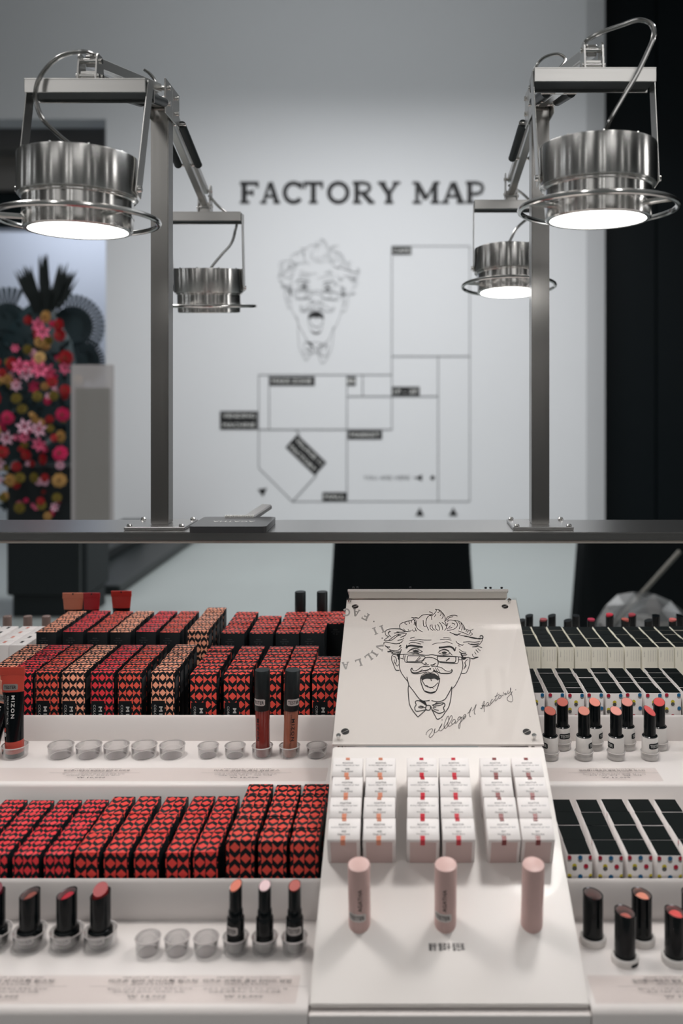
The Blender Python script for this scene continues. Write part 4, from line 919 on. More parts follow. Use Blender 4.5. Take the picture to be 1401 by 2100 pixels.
# lip tint squeeze tubes: round at the cap, flat at the crimp
def squeeze(px, Y, z, h, rgb, label, wtop, near=True, group=None, tilt=0, rz=0, rb=.0098):
    o = thing('lip_tint_tube', label, 'lip tint', ((px-CX)/F*Y, Y, z), rz, group or 'lip tint tubes'); o.rotation_euler = (0, tilt, rz)
    cm = mat('tint_'+'_'.join(map(str, rgb)), srgb(*rgb), .32)
    def ring(zz, t):  # t 0 round .. 1 flat
        a = rb*(1-t)+wtop*t; b = rb*(1-t)+.0007*t; return [(a*math.cos(2*PI*i/28), b*math.sin(2*PI*i/28), zz) for i in range(28)]
    def loft(rs, m, nm, caps=True):
        n = 28; vs_ = [p for r in rs for p in r]; fs = [(j*n+i, j*n+(i+1) % n, (j+1)*n+(i+1) % n, (j+1)*n+i) for j in range(len(rs)-1) for i in range(n)]
        if caps: fs += [tuple(range(n))[::-1], tuple((len(rs)-1)*n+i for i in range(n))]
        mb = MB(); mb.add(vs_, fs, m); return mb.obj(nm, o)
    zc = .0045; zl = .018; hb = h-.0085
    loft([ring(0, 0), ring(zc, 0)], blk_matte, 'cap')
    loft([ring(zc, 0), ring(zl, 0)], cm, 'lower_band')
    T_ = lambda zz: max(0, (zz-zl)/(hb-zl))**1.15
    zk = zl+(hb-zl)*.74
    loft([ring(zl, 0)]+[ring(zl+(zk-zl)*k/5, T_(zl+(zk-zl)*k/5)) for k in range(1, 6)], blk_gloss, 'black_wrap', False)
    loft([ring(zk+(hb-zk)*k/4, T_(zk+(hb-zk)*k/4)) for k in range(5)], cm, 'upper_body', False)
    mb = MB(); mb.box(-wtop*1.03, wtop*1.03, -.0008, .0008, hb-.0005, h, cm, .0003)
    for k in range(9): mb.box(-wtop*.9+wtop*.2*k, -wtop*.9+wtop*.2*k+.0012, -.001, -.0008, hb+.002, hb+.0045, cm)
    if not near: mb.box(-.0011, .0011, -.0011, .0011, h-.003, h-.0005, blk_matte)
    mb.obj('crimped_end', o, smooth=False)
    if near:
        def fn(r0=0, dx=0):
            def g(x, y):
                t = T_(y); a = rb*(1-t)+wtop*t; b = rb*(1-t)+.0007*t; xx = min(max(x+dx, -a*.999), a*.999)
                return (xx, -b*math.sqrt(max(0, 1-(xx/a)**2))-r0, y)
            return g
        mb = MB(); g = fn(.0003); zt_ = zk+.0055
        patch(mb, lambda x, y: g(x-.0018, zt_+y), .0170, .0068, mat('tester_silver', srgb(150, 146, 142), .35, .3), 10)
        g2 = fn(.0005); put_text(mb, 'TESTER', black_ink, .0135, .0036, fn=lambda x, y: g2(x-.0018, zt_+y), bold=.015); mb.obj('tester_label', o)
        mb = MB()
        put_text(mb, 'MIZON', white_ink, .0245, .0038, sp=1.35, fn=lambda x, y: g2(.0020+y, zk-.0155-x), bold=.03)
        put_text(mb, 'COLOR LIP TINT PACK', white_ink, .0305, .0021, fn=lambda x, y: g2(-.0038+y, zk-.0190-x))
        put_text(mb, 'REAL RED', faint_ink, .0115, .0015, fn=lambda x, y: g2(-.0070+y, zk-.0090-x))
        d_ = [g2(-.0066+.0014*math.cos(t*PI/6), zl+.013+.0024*math.sin(t*PI/6)) for t in range(12)]; mb.add(d_, [tuple(range(12))], cm)
        d_ = [g2(-.0064+.0015*math.cos(t*PI/6), zl+.0080+.0022*math.sin(t*PI/6)) for t in range(12)]; mb.add(d_, [tuple(range(12))], white_ink)
        put_text(mb, '02', black_ink, .0022, .0013, fn=lambda x, y: (lambda p: (p[0], p[1]-.0002, p[2]))(g2(-.0064+y, zl+.0080-x)))
        mb.obj('print', o, smooth=False)
    return o
Y = .9526
squeeze(30.5, Y, Z2+.0008, .0985, (190, 72, 58), 'orange red lip tint tube standing in a cup at the left edge', .0135, tilt=-.03)
cup(((31-CX)/F*Y, Y, Z2), .0137, .0125, 'clear cup holding the orange red lip tint tube', 'cups holding the lip tint tubes', base=False)
squeeze(-24, Y, Z2+.0008, .085, (214, 150, 130), 'pale lip tint tube mostly hidden at the left edge', .0135, tilt=.22)
for px, rgb, lab, h_, ws in ((150, (198, 118, 92), 'apricot lip tint tube end showing above the far cartons', .0925, .0160), (188, (165, 32, 42), 'dark red lip tint tube end beside the apricot one', .0925, .0128), (249, (178, 52, 46), 'brick red lip tint tube end standing alone', .0955, .0155)):
    squeeze(px, 1.335, Z2, h_, rgb, lab, ws, near=False, group='lip tint tubes on the far side')

# ------------------------------------------------------------------ the sloping white stand
TH = math.atan(.4886); ct, st_ = math.cos(TH), math.sin(TH)
SX = (SXL+SXR)/2; SW = SXR-SXL
stand = thing('sloping_display_stand', 'white sloping acrylic stand in the middle of the counter', 'display stand', (SX, .65, Z1))
def SP(x, s, n=0): return (x-SX, s*ct-n*st_, s*st_+n*ct)    # stand coordinates: s along the slope, n above it
LS = .2185/ct
mb = MB()   # wedge body under the slope
pr_ = [SP(0, .004, -.004), SP(0, LS, -.004)]
ytop = pr_[1][1]; ztop = pr_[1][2]
zb_ = .70-Z1
vs_ = []
for x in (-SW/2+.0015, SW/2-.0015):
    vs_ += [(x, .0062, zb_), (x, .0062, -.0035), (x, ytop, ztop), (x, ytop+.004, zb_)]
mb.add(vs_, [(0, 1, 5, 4), (1, 2, 6, 5), (2, 3, 7, 6), (3, 0, 4, 7), (0, 3, 2, 1), (4, 5, 6, 7)], white_st); mb.obj('stand_body', stand, smooth=False)
MM = Matrix(((1, 0, 0, 0), (0, ct, -st_, 0), (0, st_, ct, 0), (0, 0, 0, 1)))
MB().box(-SW/2, SW/2, 0, LS, -.004, 0, white_st, .0012, MM, seg=2).obj('sloping_plate', stand, ang=40)
mb = MB(); sT = (.0365)  # product caption low on the slope
def onslope(px, py, n=0):
    """point of the slope plane seen at a pixel"""
    d = Vector(((px-CX)/F, 1, -(py-CY)/F)); P0 = Vector((SX, .65, Z1)); nn = Vector((0, -st_, ct))
    t = ((P0+nn*n)-Vector((0, 0, E))).dot(nn)/d.dot(nn); p = Vector((0, 0, E))+d*t
    return p
p = onslope(916, 1942); s0 = (p.y-.65)/ct
put_text(mb, '블랑 멜로우 립틴트', small_ink, .0292, .0062, M=MM @ Matrix.Translation((p.x-SX, s0, .0004)), bold=.01); mb.obj('caption_print', stand, smooth=False)

# carton holes and cartons: four rows up the slope in six columns
tabs = {'coral': mat('tab_sheer_coral', srgb(215, 140, 112), .35), 'berry': mat('tab_french_berry', srgb(195, 28, 50), .35), 'wine': mat('tab_dark_red', srgb(120, 32, 32), .35)}
blush = mat('blush_carton_front', srgb(205, 184, 180), .45)
def agatha(key, num, name_):
    root = bpy.data.objects.new('lip_tint_carton', None); root.empty_display_size = .01; C.objects.link(root)
    w_, d, h = .0285, .0214, .030
    mb = MB(); mb.box(-w_/2, w_/2, 0, d, 0, h, white_card, .0005); cart = mb.obj('carton', root, ang=50)
    mb = MB(); mb.box(-w_/2+.0028, w_/2-.0028, -.00012, -.00004, .0, h-.0028, blush); mb.obj('front_panel', cart, smooth=False)
    mb = MB(); t = tabs[key]
    mb.box(-.0024, .0016, -.0003, .0040, h+.00005, h+.0003, t); mb.box(-.0024, .0016, -.0004, -.00015, h-.0065, h+.0003, t); mb.box(-.0022, .0016, d-.0030, d-.0004, h+.00005, h+.0003, t); mb.obj('colour_tab', cart, smooth=False)
    mb = MB(); T = lambda y: Matrix.Translation((0, y, h+.0002))
    put_text(mb, 'AGATHA', small_ink, .0102, .0020, M=T(.0150)); put_text(mb, 'BLANC MELLOW LIP TINT', faint_ink, .0225, .0013, M=T(.0122), res=1)
    put_text(mb, num, small_ink, .0040, .0018, M=T(.0082)); put_text(mb, name_, small_ink, .0108, .0018, M=T(.0055)); mb.obj('top_print', cart, smooth=False)
    return [root, False]
AG = {'coral': agatha('coral', '408', 'Sheer Coral'), 'berry': agatha('berry', '501', 'French Berry'), 'wine': agatha('wine', '307', 'Monchou Red')}
s_front = None
cols = [(702.5, 'coral', 'left coral-tabbed'), (777, 'coral', 'right coral-tabbed'), (869, 'berry', 'left red-tabbed'), (941.5, 'berry', 'right red-tabbed'), (1034.5, 'wine', 'left maroon-tabbed'), (1107, 'wine', 'right maroon-tabbed')]
for c, (px, key, nm) in enumerate(cols):
    for r in range(4):
        # the carton's foot sits on the slope at s; its axis is square to the slope
        s_ = (.7545-.65)/ct+r*.0219; x = (px-CX)/F*.7398
        loc = Vector((SX, .65, Z1))+Vector(SP(SX+(x-SX), s_, .0002)); loc.x = x+rj.uniform(-.0006, .0006)
        lab = f"white lip tint carton, {nm} column, {ROWN[r]} row, sloping stand"
        pr = AG[key]
        if not pr[1]: o = pr[0]; pr[1] = True; tag(o, lab, 'box', 'white lip tint cartons on the stand')
        else: o = dup(pr[0], (0, 0, 0), lab)
        o.location = loc; o.rotation_euler = (TH, 0, 0); o.rotation_euler.rotate_axis('Z', math.radians(rj.uniform(-.8, .8)))
# pink testers set in the slope
for px, lab, lt in ((737.5, 'pink lip tint pen with TESTER label in front of the coral cartons', 1), (913.3, 'pink lip tint pen with TESTER label in the middle of the stand', 1), (1090.6, 'plain pink lip tint pen without a label at right', 0)):
    p = onslope(px, 1891); tl = math.radians(10)
    o = thing('lip_tint_pen', lab, 'lip tint', (p.x, p.y, p.z-.001), 0, 'pink lip tint pens on the stand'); o.rotation_euler = (tl, 0, 0)
    mb = MB(); hh = .0555; slant(mb, .0090, hh, 0, pink, None, z0=-.001, n=32)
    mb = MB(); mb.lathe([(.0091, -.0035), (.0091, hh-.0012), (.0088, hh-.0004), (.0080, hh)], pink, 36); mb.obj('pen_body', o)
    mb = MB(); R_ = Matrix.Rotation(TH-tl, 4, 'X'); mb.v = []
    mb.tube([tuple(R_ @ Vector((.0094*math.cos(2*PI*i/32), .0101*math.sin(2*PI*i/32), .0004))) for i in range(32)], .0005, mat('rose_rim', srgb(215, 130, 130), .3), 6, True, 0); mb.obj('hole_rim', o)
    if lt:
        tester_label(o, .0091, .0125, -.22 if px < 800 else -.35, .0165, .0074, mat('pink_sticker', srgb(214, 206, 202), .5))
        mb = MB(); put_text(mb, 'AGATHA', black_ink, .0205, .0033, fn=wrap(.0093, .12 if px < 800 else -.12, .0285, PI/2), bold=.01); mb.obj('brand_print', o, smooth=False)

# ------------------------------------------------------------------ the emblem sign above the stand
pB = Vector((SX, .870, E-(1526-CY)/F*.870)); pT = Vector((SX, 1.089, E-(1230-CY)/F*1.089))
sd = (pT-pB); SL = sd.length; sd.normalize(); sn = Vector((0, -sd.z, sd.y))
sign = thing('emblem_sign', 'white sign plate with line drawing of a shouting man wearing glasses', 'sign', tuple(pB))
MS = Matrix(((1, 0, 0, 0), (0, sd.y, sn.y, 0), (0, sd.z, sn.z, 0), (0, 0, 0, 1)))
MB().box(-SW/2-.001, SW/2+.001, 0, SL, -.0030, 0, white_sign, .0004, MS).obj('white_plate', sign, smooth=False)
MB().box(-SW/2-.0014, SW/2+.0014, -.0006, SL+.0006, .0012, .0032, plate_clear, .0005, MS).obj('clear_cover', sign, smooth=False)
def onsign(px, py, n=0):
    d = Vector(((px-CX)/F, 1, -(py-CY)/F)); P0 = pB+sn*n
    t = (P0-Vector((0, 0, E))).dot(sn)/d.dot(sn); p = Vector((0, 0, E))+d*t; q = p-pB
    return (q.x, q.dot(sd), n)      # local sign coordinates
def sgn(px, py, n=.0003):
    u = onsign(px, py, 0); return tuple(MS @ Vector((u[0], u[1], n)))
mb = MB(); emblem(mb, lambda x, y: sgn(760+x/5.604, 1230+y/5.604), black_ink, 1.45); mb.obj('emblem_drawing', sign, smooth=False)
SCR = [[(92,752),(90,735),(110,700),(150,672),(172,672),(165,705),(130,760),(135,780),(155,778),(190,735),(207,665),(195,700),(205,718),(240,700),(285,635),(298,600)],
 [(298,600),(262,665),(265,693),(290,690),(330,650),(380,570),(385,510),(372,505),(350,545),(325,620),(330,660),(350,660),(385,615),(425,545),(428,505),(412,500),(385,560),(372,610),(385,635),(410,630),(440,600)],
 [(475,560),(455,545),(435,565),(422,590),(430,610),(450,602),(480,562),(468,590),(480,597),(505,565)], [(545,520),(525,512),(505,535),(505,555),(525,550),(552,515),(545,560),(535,600),(530,650),(518,665),(512,640),(525,600),(560,560),(575,530)],
 [(575,530),(600,500),(607,482),(592,482),(572,510),(570,530),(585,540),(605,515),(612,495)], [(632,472),(650,450),(686,385),(665,440),(655,490),(665,512),(672,505)], [(692,438),(715,410),(745,348),(728,410),(718,455),(728,482),(735,470)],
 [(795,398),(815,400),(835,370),(855,325),(850,310),(838,320),(828,370),(815,412)], [(812,365),(835,370),(858,362),(845,395),(850,415),(852,440),(845,445)], [(905,325),(890,325),(872,350),(875,372),(890,370),(912,335),(905,360),(920,365),(945,330)],
 [(960,290),(950,285),(935,315),(935,335),(955,325),(985,285)], [(985,250),(1015,235),(1050,215)], [(1025,195),(1000,260),(990,295),(1000,305),(1030,270)], [(1045,235),(1035,262),(1050,275),(1070,255),(1065,235),(1045,235),(1075,240),(1100,225)],
 [(1100,190),(1110,215),(1125,208),(1130,200),(1125,225),(1135,222),(1150,200)], [(1160,170),(1158,200),(1170,208),(1195,165),(1192,130),(1190,175),(1200,200),(1215,250),(1222,290),(1205,318),(1165,305),(1148,280),(1160,250),(1200,210),(1215,180)]]
mb = MB()
for pts in SCR:
    v, f = ribbon(smooth2(pts, 4), 6.6); mb.add([sgn(860+p[0]/6.37, 1390+p[1]/6.37) for p in v], f, black_ink)
for cx_, cy_, r_ in ((1260, 160, 6), (298, 553, 7)):
    mb.add([sgn(860+(cx_+r_*math.cos(t*PI/5))/6.37, 1390+(cy_+r_*math.sin(t*PI/5))/6.37) for t in range(10)], [tuple(range(10))], black_ink)
mb.obj('signature_print', sign, smooth=False)
# pale round lettering behind the drawing
mb = MB()
def grey_letter(ch, x, y, ux, uy, h=150, wf=1.05):
    wd, st2 = serif_letter(ch); L = math.hypot(ux, uy); ux, uy = ux/L, uy/L; rx, ry = -uy, ux   # right-hand side of the letter in image space
    for v, f, k in st2:
        mb.add([sgn(680+(x+(rx*(p[0]-wd/2)*wf+ux*(p[1]-.5))*h)/10.007, 1220+(y+(ry*(p[0]-wd/2)*wf+uy*(p[1]-.5))*h)/10.007, .00012+.00001*k) for p in v], f, grey_ink)
for ch, x, y, ux, uy in (('A', 290, 1455, .08, 1), ('L', 560, 1395, .3, 1), ('L', 765, 1290, .65, .85), ('I', 882, 1205, .85, .52), ('V', 985, 1075, 1, .2), ('I', 895, 742, .4, 1), ('I', 1045, 700, .4, 1), ('F', 700, 445, -.45, .9), ('A', 505, 370, -.25, 1), ('C', 305, 358, .05, 1)):
    grey_letter(ch, x, y, ux, uy)
for x, y in ((868, 548), (1043, 890)): mb.add([sgn(680+(x+20*math.cos(t*PI/5))/10.007, 1220+(y+16*math.sin(t*PI/5))/10.007, .00012) for t in range(10)], [tuple(range(10))], grey_ink)
mb.obj('pale_lettering', sign, smooth=False)
for (sx_, sy_), (bx, by) in zip(((200, 187), (1097, 187), (140, 935), (1228, 937)), ((168, 165), (1122, 165), (101, 978), (1270, 978))):
    u = onsign(660+sx_/2.919, 1180+sy_/2.919); mb = MB(); R0 = .0042
    for sgn_ in (1, -1):   # printed slotted screw head: two half discs
        an = math.radians(32); pts = []
        for t in range(13):
            a = PI*t/12; x_, y_ = R0*math.cos(a), sgn_*(R0*math.sin(a)*.93+.0003)
            pts.append((u[0]+x_*math.cos(an)-y_*math.sin(an), u[1]+x_*math.sin(an)+y_*math.cos(an), .0003))
        if sgn_ < 0: pts = pts[::-1]
        mb.add([tuple(MS @ Vector(p)) for p in pts], [tuple(range(13))], black_ink)
    mb.obj('printed_screw_head', sign, smooth=False)
    u = onsign(660+bx/2.919, 1180+by/2.919)
    mb = MB(); mb.lathe([(.0018, -.012), (.0018, .0032), (.0024, .0033), (.0024, .0052), (.0018, .0058)], chrome, 16, MS @ Matrix.Translation((u[0], u[1], 0))); mb.obj('standoff_bolt', sign)
# the matching sign of the far side, seen from behind
bx0, bx1 = W(713, 0, 1.14).x, W(1043, 0, 1.14).x
rs = thing('rear_sign', 'back of a second white sign rising behind the emblem sign', 'sign', ((bx0+bx1)/2, 1.14, 0)); hw = (bx1-bx0)/2
z1_ = W(0, 1207, 1.14).z; creamp = mat('aged_white_acrylic', srgb(205, 200, 192), .35)
d2 = Vector((0, .219, -.095)).normalized(); n2 = Vector((0, .095, .219)).normalized()
M2 = Matrix(((1, 0, 0, 0), (0, d2.y, n2.y, 0), (0, d2.z, n2.z, z1_-.0005), (0, 0, 0, 1)))
MB().box(-hw, hw, .001, .20, -.0035, 0, white_sign, .0005, M2).obj('sign_plate', rs, smooth=False)
MB().box(-hw+.002, hw-.002, -.0008, .003, z1_-.0135, z1_-.0035, creamp, .0005).obj('edge_block', rs, smooth=False)
for k, fx_ in enumerate((-.93, -.88, -.22, .72, .78, .92)): MB().cyl((hw*fx_, .004, z1_-.001), (hw*fx_, .004, z1_+.0012), .0016, blk_matte, 8).obj('fixing', rs)
MB().box(-hw+.003, hw-.003, .004, .012, Z2-.04, z1_-.006, creamp, .001).obj('upright', rs, smooth=False)

# ------------------------------------------------------------------ steel shelf, posts and lamps
zS = E-.178
sh = thing('steel_shelf', 'long brushed steel shelf crossing above the counter', 'shelf', (0, YC, 0))
yf, yb = 1.0905-YC, 1.199-YC
MB().box(-1.14, .94, yf, yb, zS-.0105, zS, steel_bar, .0009, seg=2).obj('shelf_plate', sh, ang=40)
MB().box(-1.13, .93, yf+.002, yb-.002, zS-.0145, zS-.0108, mat('shelf_underside', srgb(150, 145, 138), .5, .3)).obj('under_tray', sh, smooth=False)
for x in (-1.1, .9):
    MB().box(x-.012, x+.012, -.012, .012, TR2+.0002, zS-.0146, steel_post, .001).obj('support_leg', sh, smooth=False)
def post(x, label):
    o = thing('lamp_post', label, 'post', (x, 1.1415, zS))
    MB().box(-.0118, .0118, -.0118, .0118, .004, W(0, 218, 1.13).z-zS, steel_post, .001, seg=2).obj('square_tube', o, ang=40)
    MB().box(-.0395, .0395, -.0355, .0355, .0002, .0042, steel_bar, .0006).obj('base_plate', o, smooth=False)
    for sx_ in (-1, 1):
        for sy_ in (-1, 1):
            mb = MB(); mb.lathe([(.0036, .0042), (.0036, .0058), (.0022, .0076), (.0012, .0078)], chrome, 12, Matrix.Translation((sx_*.034, sy_*.030, 0))); mb.obj('bolt', o)
    return o
PXL, PXR = W(327.2, 0, 1.13).x, W(1108.8, 0, 1.13).x
post(PXL, 'left square steel post holding two lamps'); post(PXR, 'right square steel post holding two lamps')
def lamp(label, post_x, sgn_y, bx_, by_, bz_, cy_, cz_, tilt, cable, cable2=None, head_dz=0, xo=0, bk=.58):
    """jointed lamp: (bx_,by_,bz_) top of crossbar at its middle; (cy_,cz_) middle of the lamp body top"""
    o = thing('jointed_lamp', label, 'lamp', (post_x, 1.1415, 0), 0, 'steel lamps on the two posts')
    O = Vector((post_x, 1.1415, 0)); L = lambda x, y, z: Vector((x, y, z))-O
    hz = W(0, 190, 1.13).z+head_dz; hy = 1.1415+sgn_y*.018
    # head bracket at the post top
    mb = MB()
    for s_ in (-1, 1): 
        x_ = post_x+s_*.0135
        mb.box(x_-.001-post_x, x_+.001-post_x, min(0, sgn_y*.034), max(0, sgn_y*.034), hz-.034, hz+.012, steel, .0008)
    mb.box(-.0125, .0125, min(sgn_y*.001, sgn_y*.028), max(sgn_y*.001, sgn_y*.028), W(0, 218, 1.13).z+.0002, W(0, 218, 1.13).z+.006, steel, .0008)
    mb.obj('head_bracket', o, smooth=False)
    for dz in (.003, -.018):
        mb = MB(); mb.cyl((-.0175, sgn_y*.020, hz+dz), (.0175, sgn_y*.020, hz+dz), .0032, chrome, 12); mb.obj('pivot_bolt', o)
    # arm: two parallel square bars
    A1 = L(post_x, 1.1415+sgn_y*.020, hz+.003); A2 = L(post_x, 1.1415+sgn_y*.020, hz-.018)
    B1 = L(bx_, by_, bz_+.040*bk); B2 = L(bx_, by_+ .002*sgn_y, bz_+.014*bk)
    mb = MB(); mb.bar(A1, B1, .0105, .0115, steel, .0008); mb.obj('upper_arm_bar', o, smooth=False)
    mb = MB(); mb.bar(A2, B2, .0105, .0085, steel, .0008); mb.obj('lower_arm_bar', o, smooth=False)
    side = Vector((1, 0, 0))
    for s_ in (-1, 1):
        p_ = A2+(B1-A1)*.10+side*s_*.0150; q_ = A2+(B1-A1)*.52+side*s_*.0150
        if sgn_y < 0: q_ = A2+(B1-A1)*.40+side*s_*.0150
        mb = MB(); mb.cyl(p_, q_, .0058, blk_matte, 14); mb.obj('spring_cover', o)
    for t_ in (.10, .52 if sgn_y > 0 else .40):
        c_ = A2+(B1-A1)*t_; mb = MB(); mb.cyl(c_-side*.021, c_+side*.021, .0022, chrome, 10); mb.obj('spring_pin', o)
    # bracket on the crossbar
    cbz = bz_
    for s_ in (-1, 1):
        mb = MB(); x_ = bx_-post_x+s_*.0092
        pl = [(-.0125, 0), (.0125, 0), (.0085, .0435*bk), (.0055, .0495*bk), (-.0055, .0495*bk), (-.0085, .0435*bk)]
        y0 = by_-1.1415
        v_ = [(x_-.0008, y0+a, cbz+b+.0006) for a, b in pl]+[(x_+.0008, y0+a, cbz+b+.0006) for a, b in pl]; n = 6
        mb.add(v_, [tuple(range(n))[::-1], tuple(range(n, 2*n))]+[(i, (i+1) % n, (i+1) % n+n, i+n) for i in range(n)], steel); mb.obj('bracket_plate', o, smooth=False)
    mb = MB(); mb.box(bx_-post_x-.0078, bx_-post_x+.0078, by_-1.1415-.008, by_-1.1415+.008, cbz+.0006, cbz+.018*bk, steel, .0006); mb.obj('stub', o, smooth=False)
    for dy_, dz in ((0, .040*bk), (.004, .014*bk), (-.007, .009*bk)):
        mb = MB(); mb.cyl((bx_-post_x-.0118, by_-1.1415+dy_, cbz+dz), (bx_-post_x+.0118, by_-1.1415+dy_, cbz+dz), .0028, chrome, 12); mb.obj('bracket_bolt', o)
    # crossbar channel
    cw = .0612; cx_ = bx_-post_x; y0 = by_-1.1415; mb = MB(); dpt = .0165
    mb.box(cx_-cw, cx_+cw, y0-dpt, y0+dpt, cbz-.0016, cbz, steel, .0003)
    mb.box(cx_-cw, cx_+cw, y0-dpt, y0-dpt+.0015, cbz-.0145, cbz-.0012, steel, .0004)
    mb.box(cx_-cw, cx_+cw, y0+dpt-.0015, y0+dpt, cbz-.0145, cbz-.0012, steel, .0004)
    xb_ = mb.obj('crossbar', o, smooth=False)
    mb = MB(); mb.box(cx_-cw+.0005, cx_+cw-.0005, y0-dpt+.0016, y0+dpt-.0016, cbz-.0120, cbz-.0018, blk_matte, .0003); mb.obj('channel_dark_reflection', xb_, smooth=False)  # black sheet standing in for the dark reflection under the crossbar
    mb = MB(); mb.torus((cx_, y0, cbz-.004), .0062, .0011, chrome, 18, 6); mb.obj('cable_gland', o)
    # lamp body in its own frame (axis = local z, top at 0)
    bodyx = (bx_+xo)-post_x; MBd = Matrix.Translation((bodyx, cy_-1.1415, cz_)) @ Matrix.Rotation(tilt, 4, 'X')
    def sub(name, mb, ang=35, par=None):
        q = mb.obj(name, par or o, ang=ang)
        if not par: q.matrix_local = MBd
        return q
    mb = MB(); mb.lathe([(.0535, -.003), (.0545, .0006), (.0568, .0008), (.0572, -.0006), (.0572, -.0375), (.0566, -.0386), (.0525, -.0388)], tsteel, 72, cap0=False, cap1=False); hs_ = sub('lamp_housing', mb)
    mb = MB(); mb.lathe([(.0534, -.0036), (.0534, -.0030)], blk_matte, 48); sub('top_lid', mb, par=hs_)
    mb = MB(); mb.lathe([(.0540, -.0387), (.0545, -.0395), (.0545, -.0410), (.0522, -.0420), (.0522, -.0560), (.0526, -.0563), (.0526, -.0580), (.0519, -.0583), (.0515, -.0705), (.0500, -.0716), (.0470, -.0716), (.0467, -.0704)], tsteel, 72, cap0=False, cap1=False); neck = sub('lamp_neck', mb)
    mb = MB(); mb.lathe([(.0466, -.0709), (.0466, -.0700)], led, 60); dif = sub('diffuser', mb, par=neck)
    mb = MB(); mb.torus((0, 0, -.0605), .0765, .0028, chrome, 72, 10)
    for k in range(3):
        a = math.radians((200, 320, 80)[k]); c_, s_ = math.cos(a), math.sin(a)
        for da in (-.05, .05): mb.cyl((.0505*math.cos(a+da), .0505*math.sin(a+da), -.0605), (.0765*math.cos(a+da), .0765*math.sin(a+da), -.0605), .0022, chrome, 8)
    sub('guard_ring', mb)
    mb = MB()
    for k in range(10):
        a = 2*PI*k/10+.2; mb.lathe([(.0014, .0006), (.0010, .0020)], chrome, 8, Matrix.Translation((.0552*math.cos(a), .0552*math.sin(a), 0)))
    sub('rim_screws', mb)
    # yoke strips
    piv = MBd @ Vector((0, 0, -.030))
    for s_ in (-1, 1):
        t1 = Vector((cx_+s_*(cw+.0002), y0, cbz-.001)); t2 = Vector((bodyx+s_*.0588, piv.y, piv.z-.006))
        mb = MB(); mb.bar(t1, t2, .0012, .017, steel, .0003, up=(0, 1, 0)); mb.obj('yoke_strip', o, smooth=False)
        mb = MB(); a_ = Vector((bodyx+s_*.0572, piv.y, piv.z)); b_ = Vector((bodyx+s_*.0625, piv.y, piv.z)); mb.cyl(a_, b_, .0042, chrome, 14, .0030); mb.obj('pivot_screw', o)
    mb = MB(); mb.tube([Vector(p)-O for p in cable], .0024, cable_m, 10); mb.obj('power_cable', o)
    mb = MB(); mb.tube([Vector(p)-O for p in cable], .0009, mat('cable_core', srgb(185, 183, 178), .3, .7), 6); mb.obj('cable_core', o)
    # the light this lamp gives
    ld = bpy.data.lights.new('lamp_glow', 'AREA'); ld.shape = 'DISK'; ld.size = .090; ld.energy = LAMPW; ld.color = (1, .955, .92); ld.spread = math.radians(140)
    lo = bpy.data.objects.new('lamp_glow', ld); C.objects.link(lo); lo.parent = o; lo.matrix_local = MBd @ Matrix.Translation((0, 0, -.0722))
    return o
LAMPW = .75
# near left
Yb = .878; c = [W(205, 118, .885), W(170, 106, .87), (W(120, 118, .86)), W(84, 155, .855), W(73, 195, .85), W(85, 240, .85), W(118, 275, .85), W(150, 302, .85), W(160, 322, .85)]
lamp('near left steel lamp hanging over the counter', PXL, -1, W(186, 0, Yb).x, Yb, W(0, 172, Yb).z, .846, W(0, 326, .846).z, math.radians(0), c)
# near right
Yb = .872; c = [W(1196, 97, .88), W(1205, 82, .875), W(1235, 66, .87), W(1275, 52, .86), W(1310, 41, .85), W(1336, 50, .845), W(1341, 74, .84), W(1328, 108, .84), W(1305, 155, .84), W(1275, 205, .84), W(1250, 250, .84), W(1238, 290, .845), W(1236, 310, .85)]
lamp('near right steel lamp against the black panelling', PXR, -1, W(1214, 0, Yb).x, Yb, W(0, 150, Yb).z, .846, W(0, 304, .846).z, math.radians(0), c, head_dz=.0)
# far left
Yb = 1.405; c = [W(428, 400, 1.40), W(450, 425, 1.41), W(483, 452, 1.42), W(482, 475, 1.43), W(474, 500, 1.43), W(455, 522, 1.43), W(436, 545, 1.43), W(432, 556, 1.43)]
lamp('far left steel lamp tipped away, its light hidden', PXL, 1, W(421, 0, Yb).x, Yb, W(0, 438, Yb).z, 1.425, W(0, 553, 1.425).z, math.radians(6), c, xo=.001, bk=.92)
# far right
Yb = 1.405; c = [W(1044, 380, 1.40), W(1075, 400, 1.42), W(1100, 430, 1.43), W(1082, 448, 1.43), W(1062, 466, 1.43), W(1048, 490, 1.43), W(1042, 508, 1.43), W(1041, 520, 1.43)]
lamp('far right steel lamp partly behind the right post', PXR, 1, W(1048, 0, Yb).x, Yb, W(0, 414, Yb).z, 1.425, W(0, 514, 1.425).z, math.radians(-5), c, xo=-.002, bk=.92)
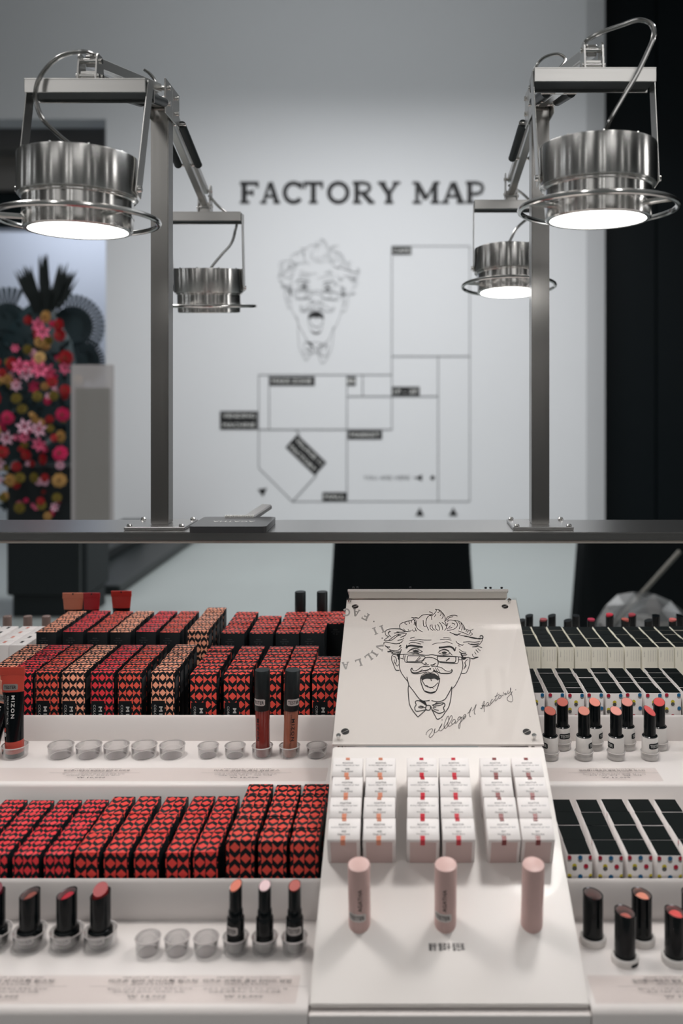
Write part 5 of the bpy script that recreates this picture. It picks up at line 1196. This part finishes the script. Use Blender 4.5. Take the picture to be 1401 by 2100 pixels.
# loose loops of cable at the post tops
for nm, lab, pts in (('cable_loop', 'clear cable loop at the top of the right post', [W(1098, 166, 1.13), W(1096, 150, 1.13), W(1103, 130, 1.13), W(1120, 116, 1.13), W(1145, 111, 1.13), W(1160, 122, 1.13), W(1150, 138, 1.12), W(1128, 155, 1.11), W(1122, 160, 1.105)]),
                     ('cable_loop', 'short clear cable end at the top of the left post', [W(322, 176, 1.12), W(316, 162, 1.12), W(306, 150, 1.12), W(296, 143, 1.12)])):
    o = thing(nm, lab, 'cable', tuple(pts[0])); mb = MB(); mb.tube([Vector(p)-Vector(pts[0]) for p in pts], .0022, cable_m, 8); mb.obj('cable_sheath', o)
    mb = MB(); mb.tube([Vector(p)-Vector(pts[0]) for p in pts], .0009, mat('cable_core', ()), 6); mb.obj('cable_core', o)

# black slab with handle lying upside down on the shelf
ta = W(386, 0, 1.083); tb = W(556, 0, 1.17); xm = ((386-CX)/F*1.083+(546-CX)/F*1.083)/2
slab = thing('black_display_slab', 'black slab with handle lying upside down on the steel shelf', 'slab', (xm, 1.126, zS+.0003)); hw = .0492
bslab = mat('slab_plastic', (.03, .031, .033), .35, coat=.2)
def rrect(hx, hy, r, n=5):
    o_ = []
    for cx_, cy_, a0 in ((hx-r, hy-r, 0), (-hx+r, hy-r, 90), (-hx+r, -hy+r, 180), (hx-r, -hy+r, 270)):
        for i in range(n+1): a = math.radians(a0+90*i/n); o_.append((cx_+r*math.cos(a), cy_+r*math.sin(a)))
    return o_
R_ = rrect(hw, .043, .007); n = len(R_); mb = MB()
mb.add([(x, y, z) for z in (0, .0082) for x, y in R_], [tuple(range(n))[::-1], tuple(range(n, 2*n))]+[(i, (i+1) % n, (i+1) % n+n, i+n) for i in range(n)], bslab); mb.obj('slab_body', slab, ang=30)
mb = MB(); put_text(mb, 'AGATHA', white_ink, .056, .009, M=Matrix.Translation((0, -.001, .0085)) @ Matrix.Rotation(PI, 4, 'Z')); mb.obj('slab_lettering', slab, smooth=False)
mb = MB()
for i in range(16): mb.box(-.020+i*.0025, -.0185+i*.0025+.0004, .036, .0415, .0083, .0108, white_ink)
mb.obj('brush_teeth', slab, smooth=False)
mb = MB(); mb.bar((.012, .040, .006), (.030, .085, .017), .017, .007, mat('grey_handle', srgb(120, 121, 123), .4), .0015); mb.obj('handle', slab, smooth=False)
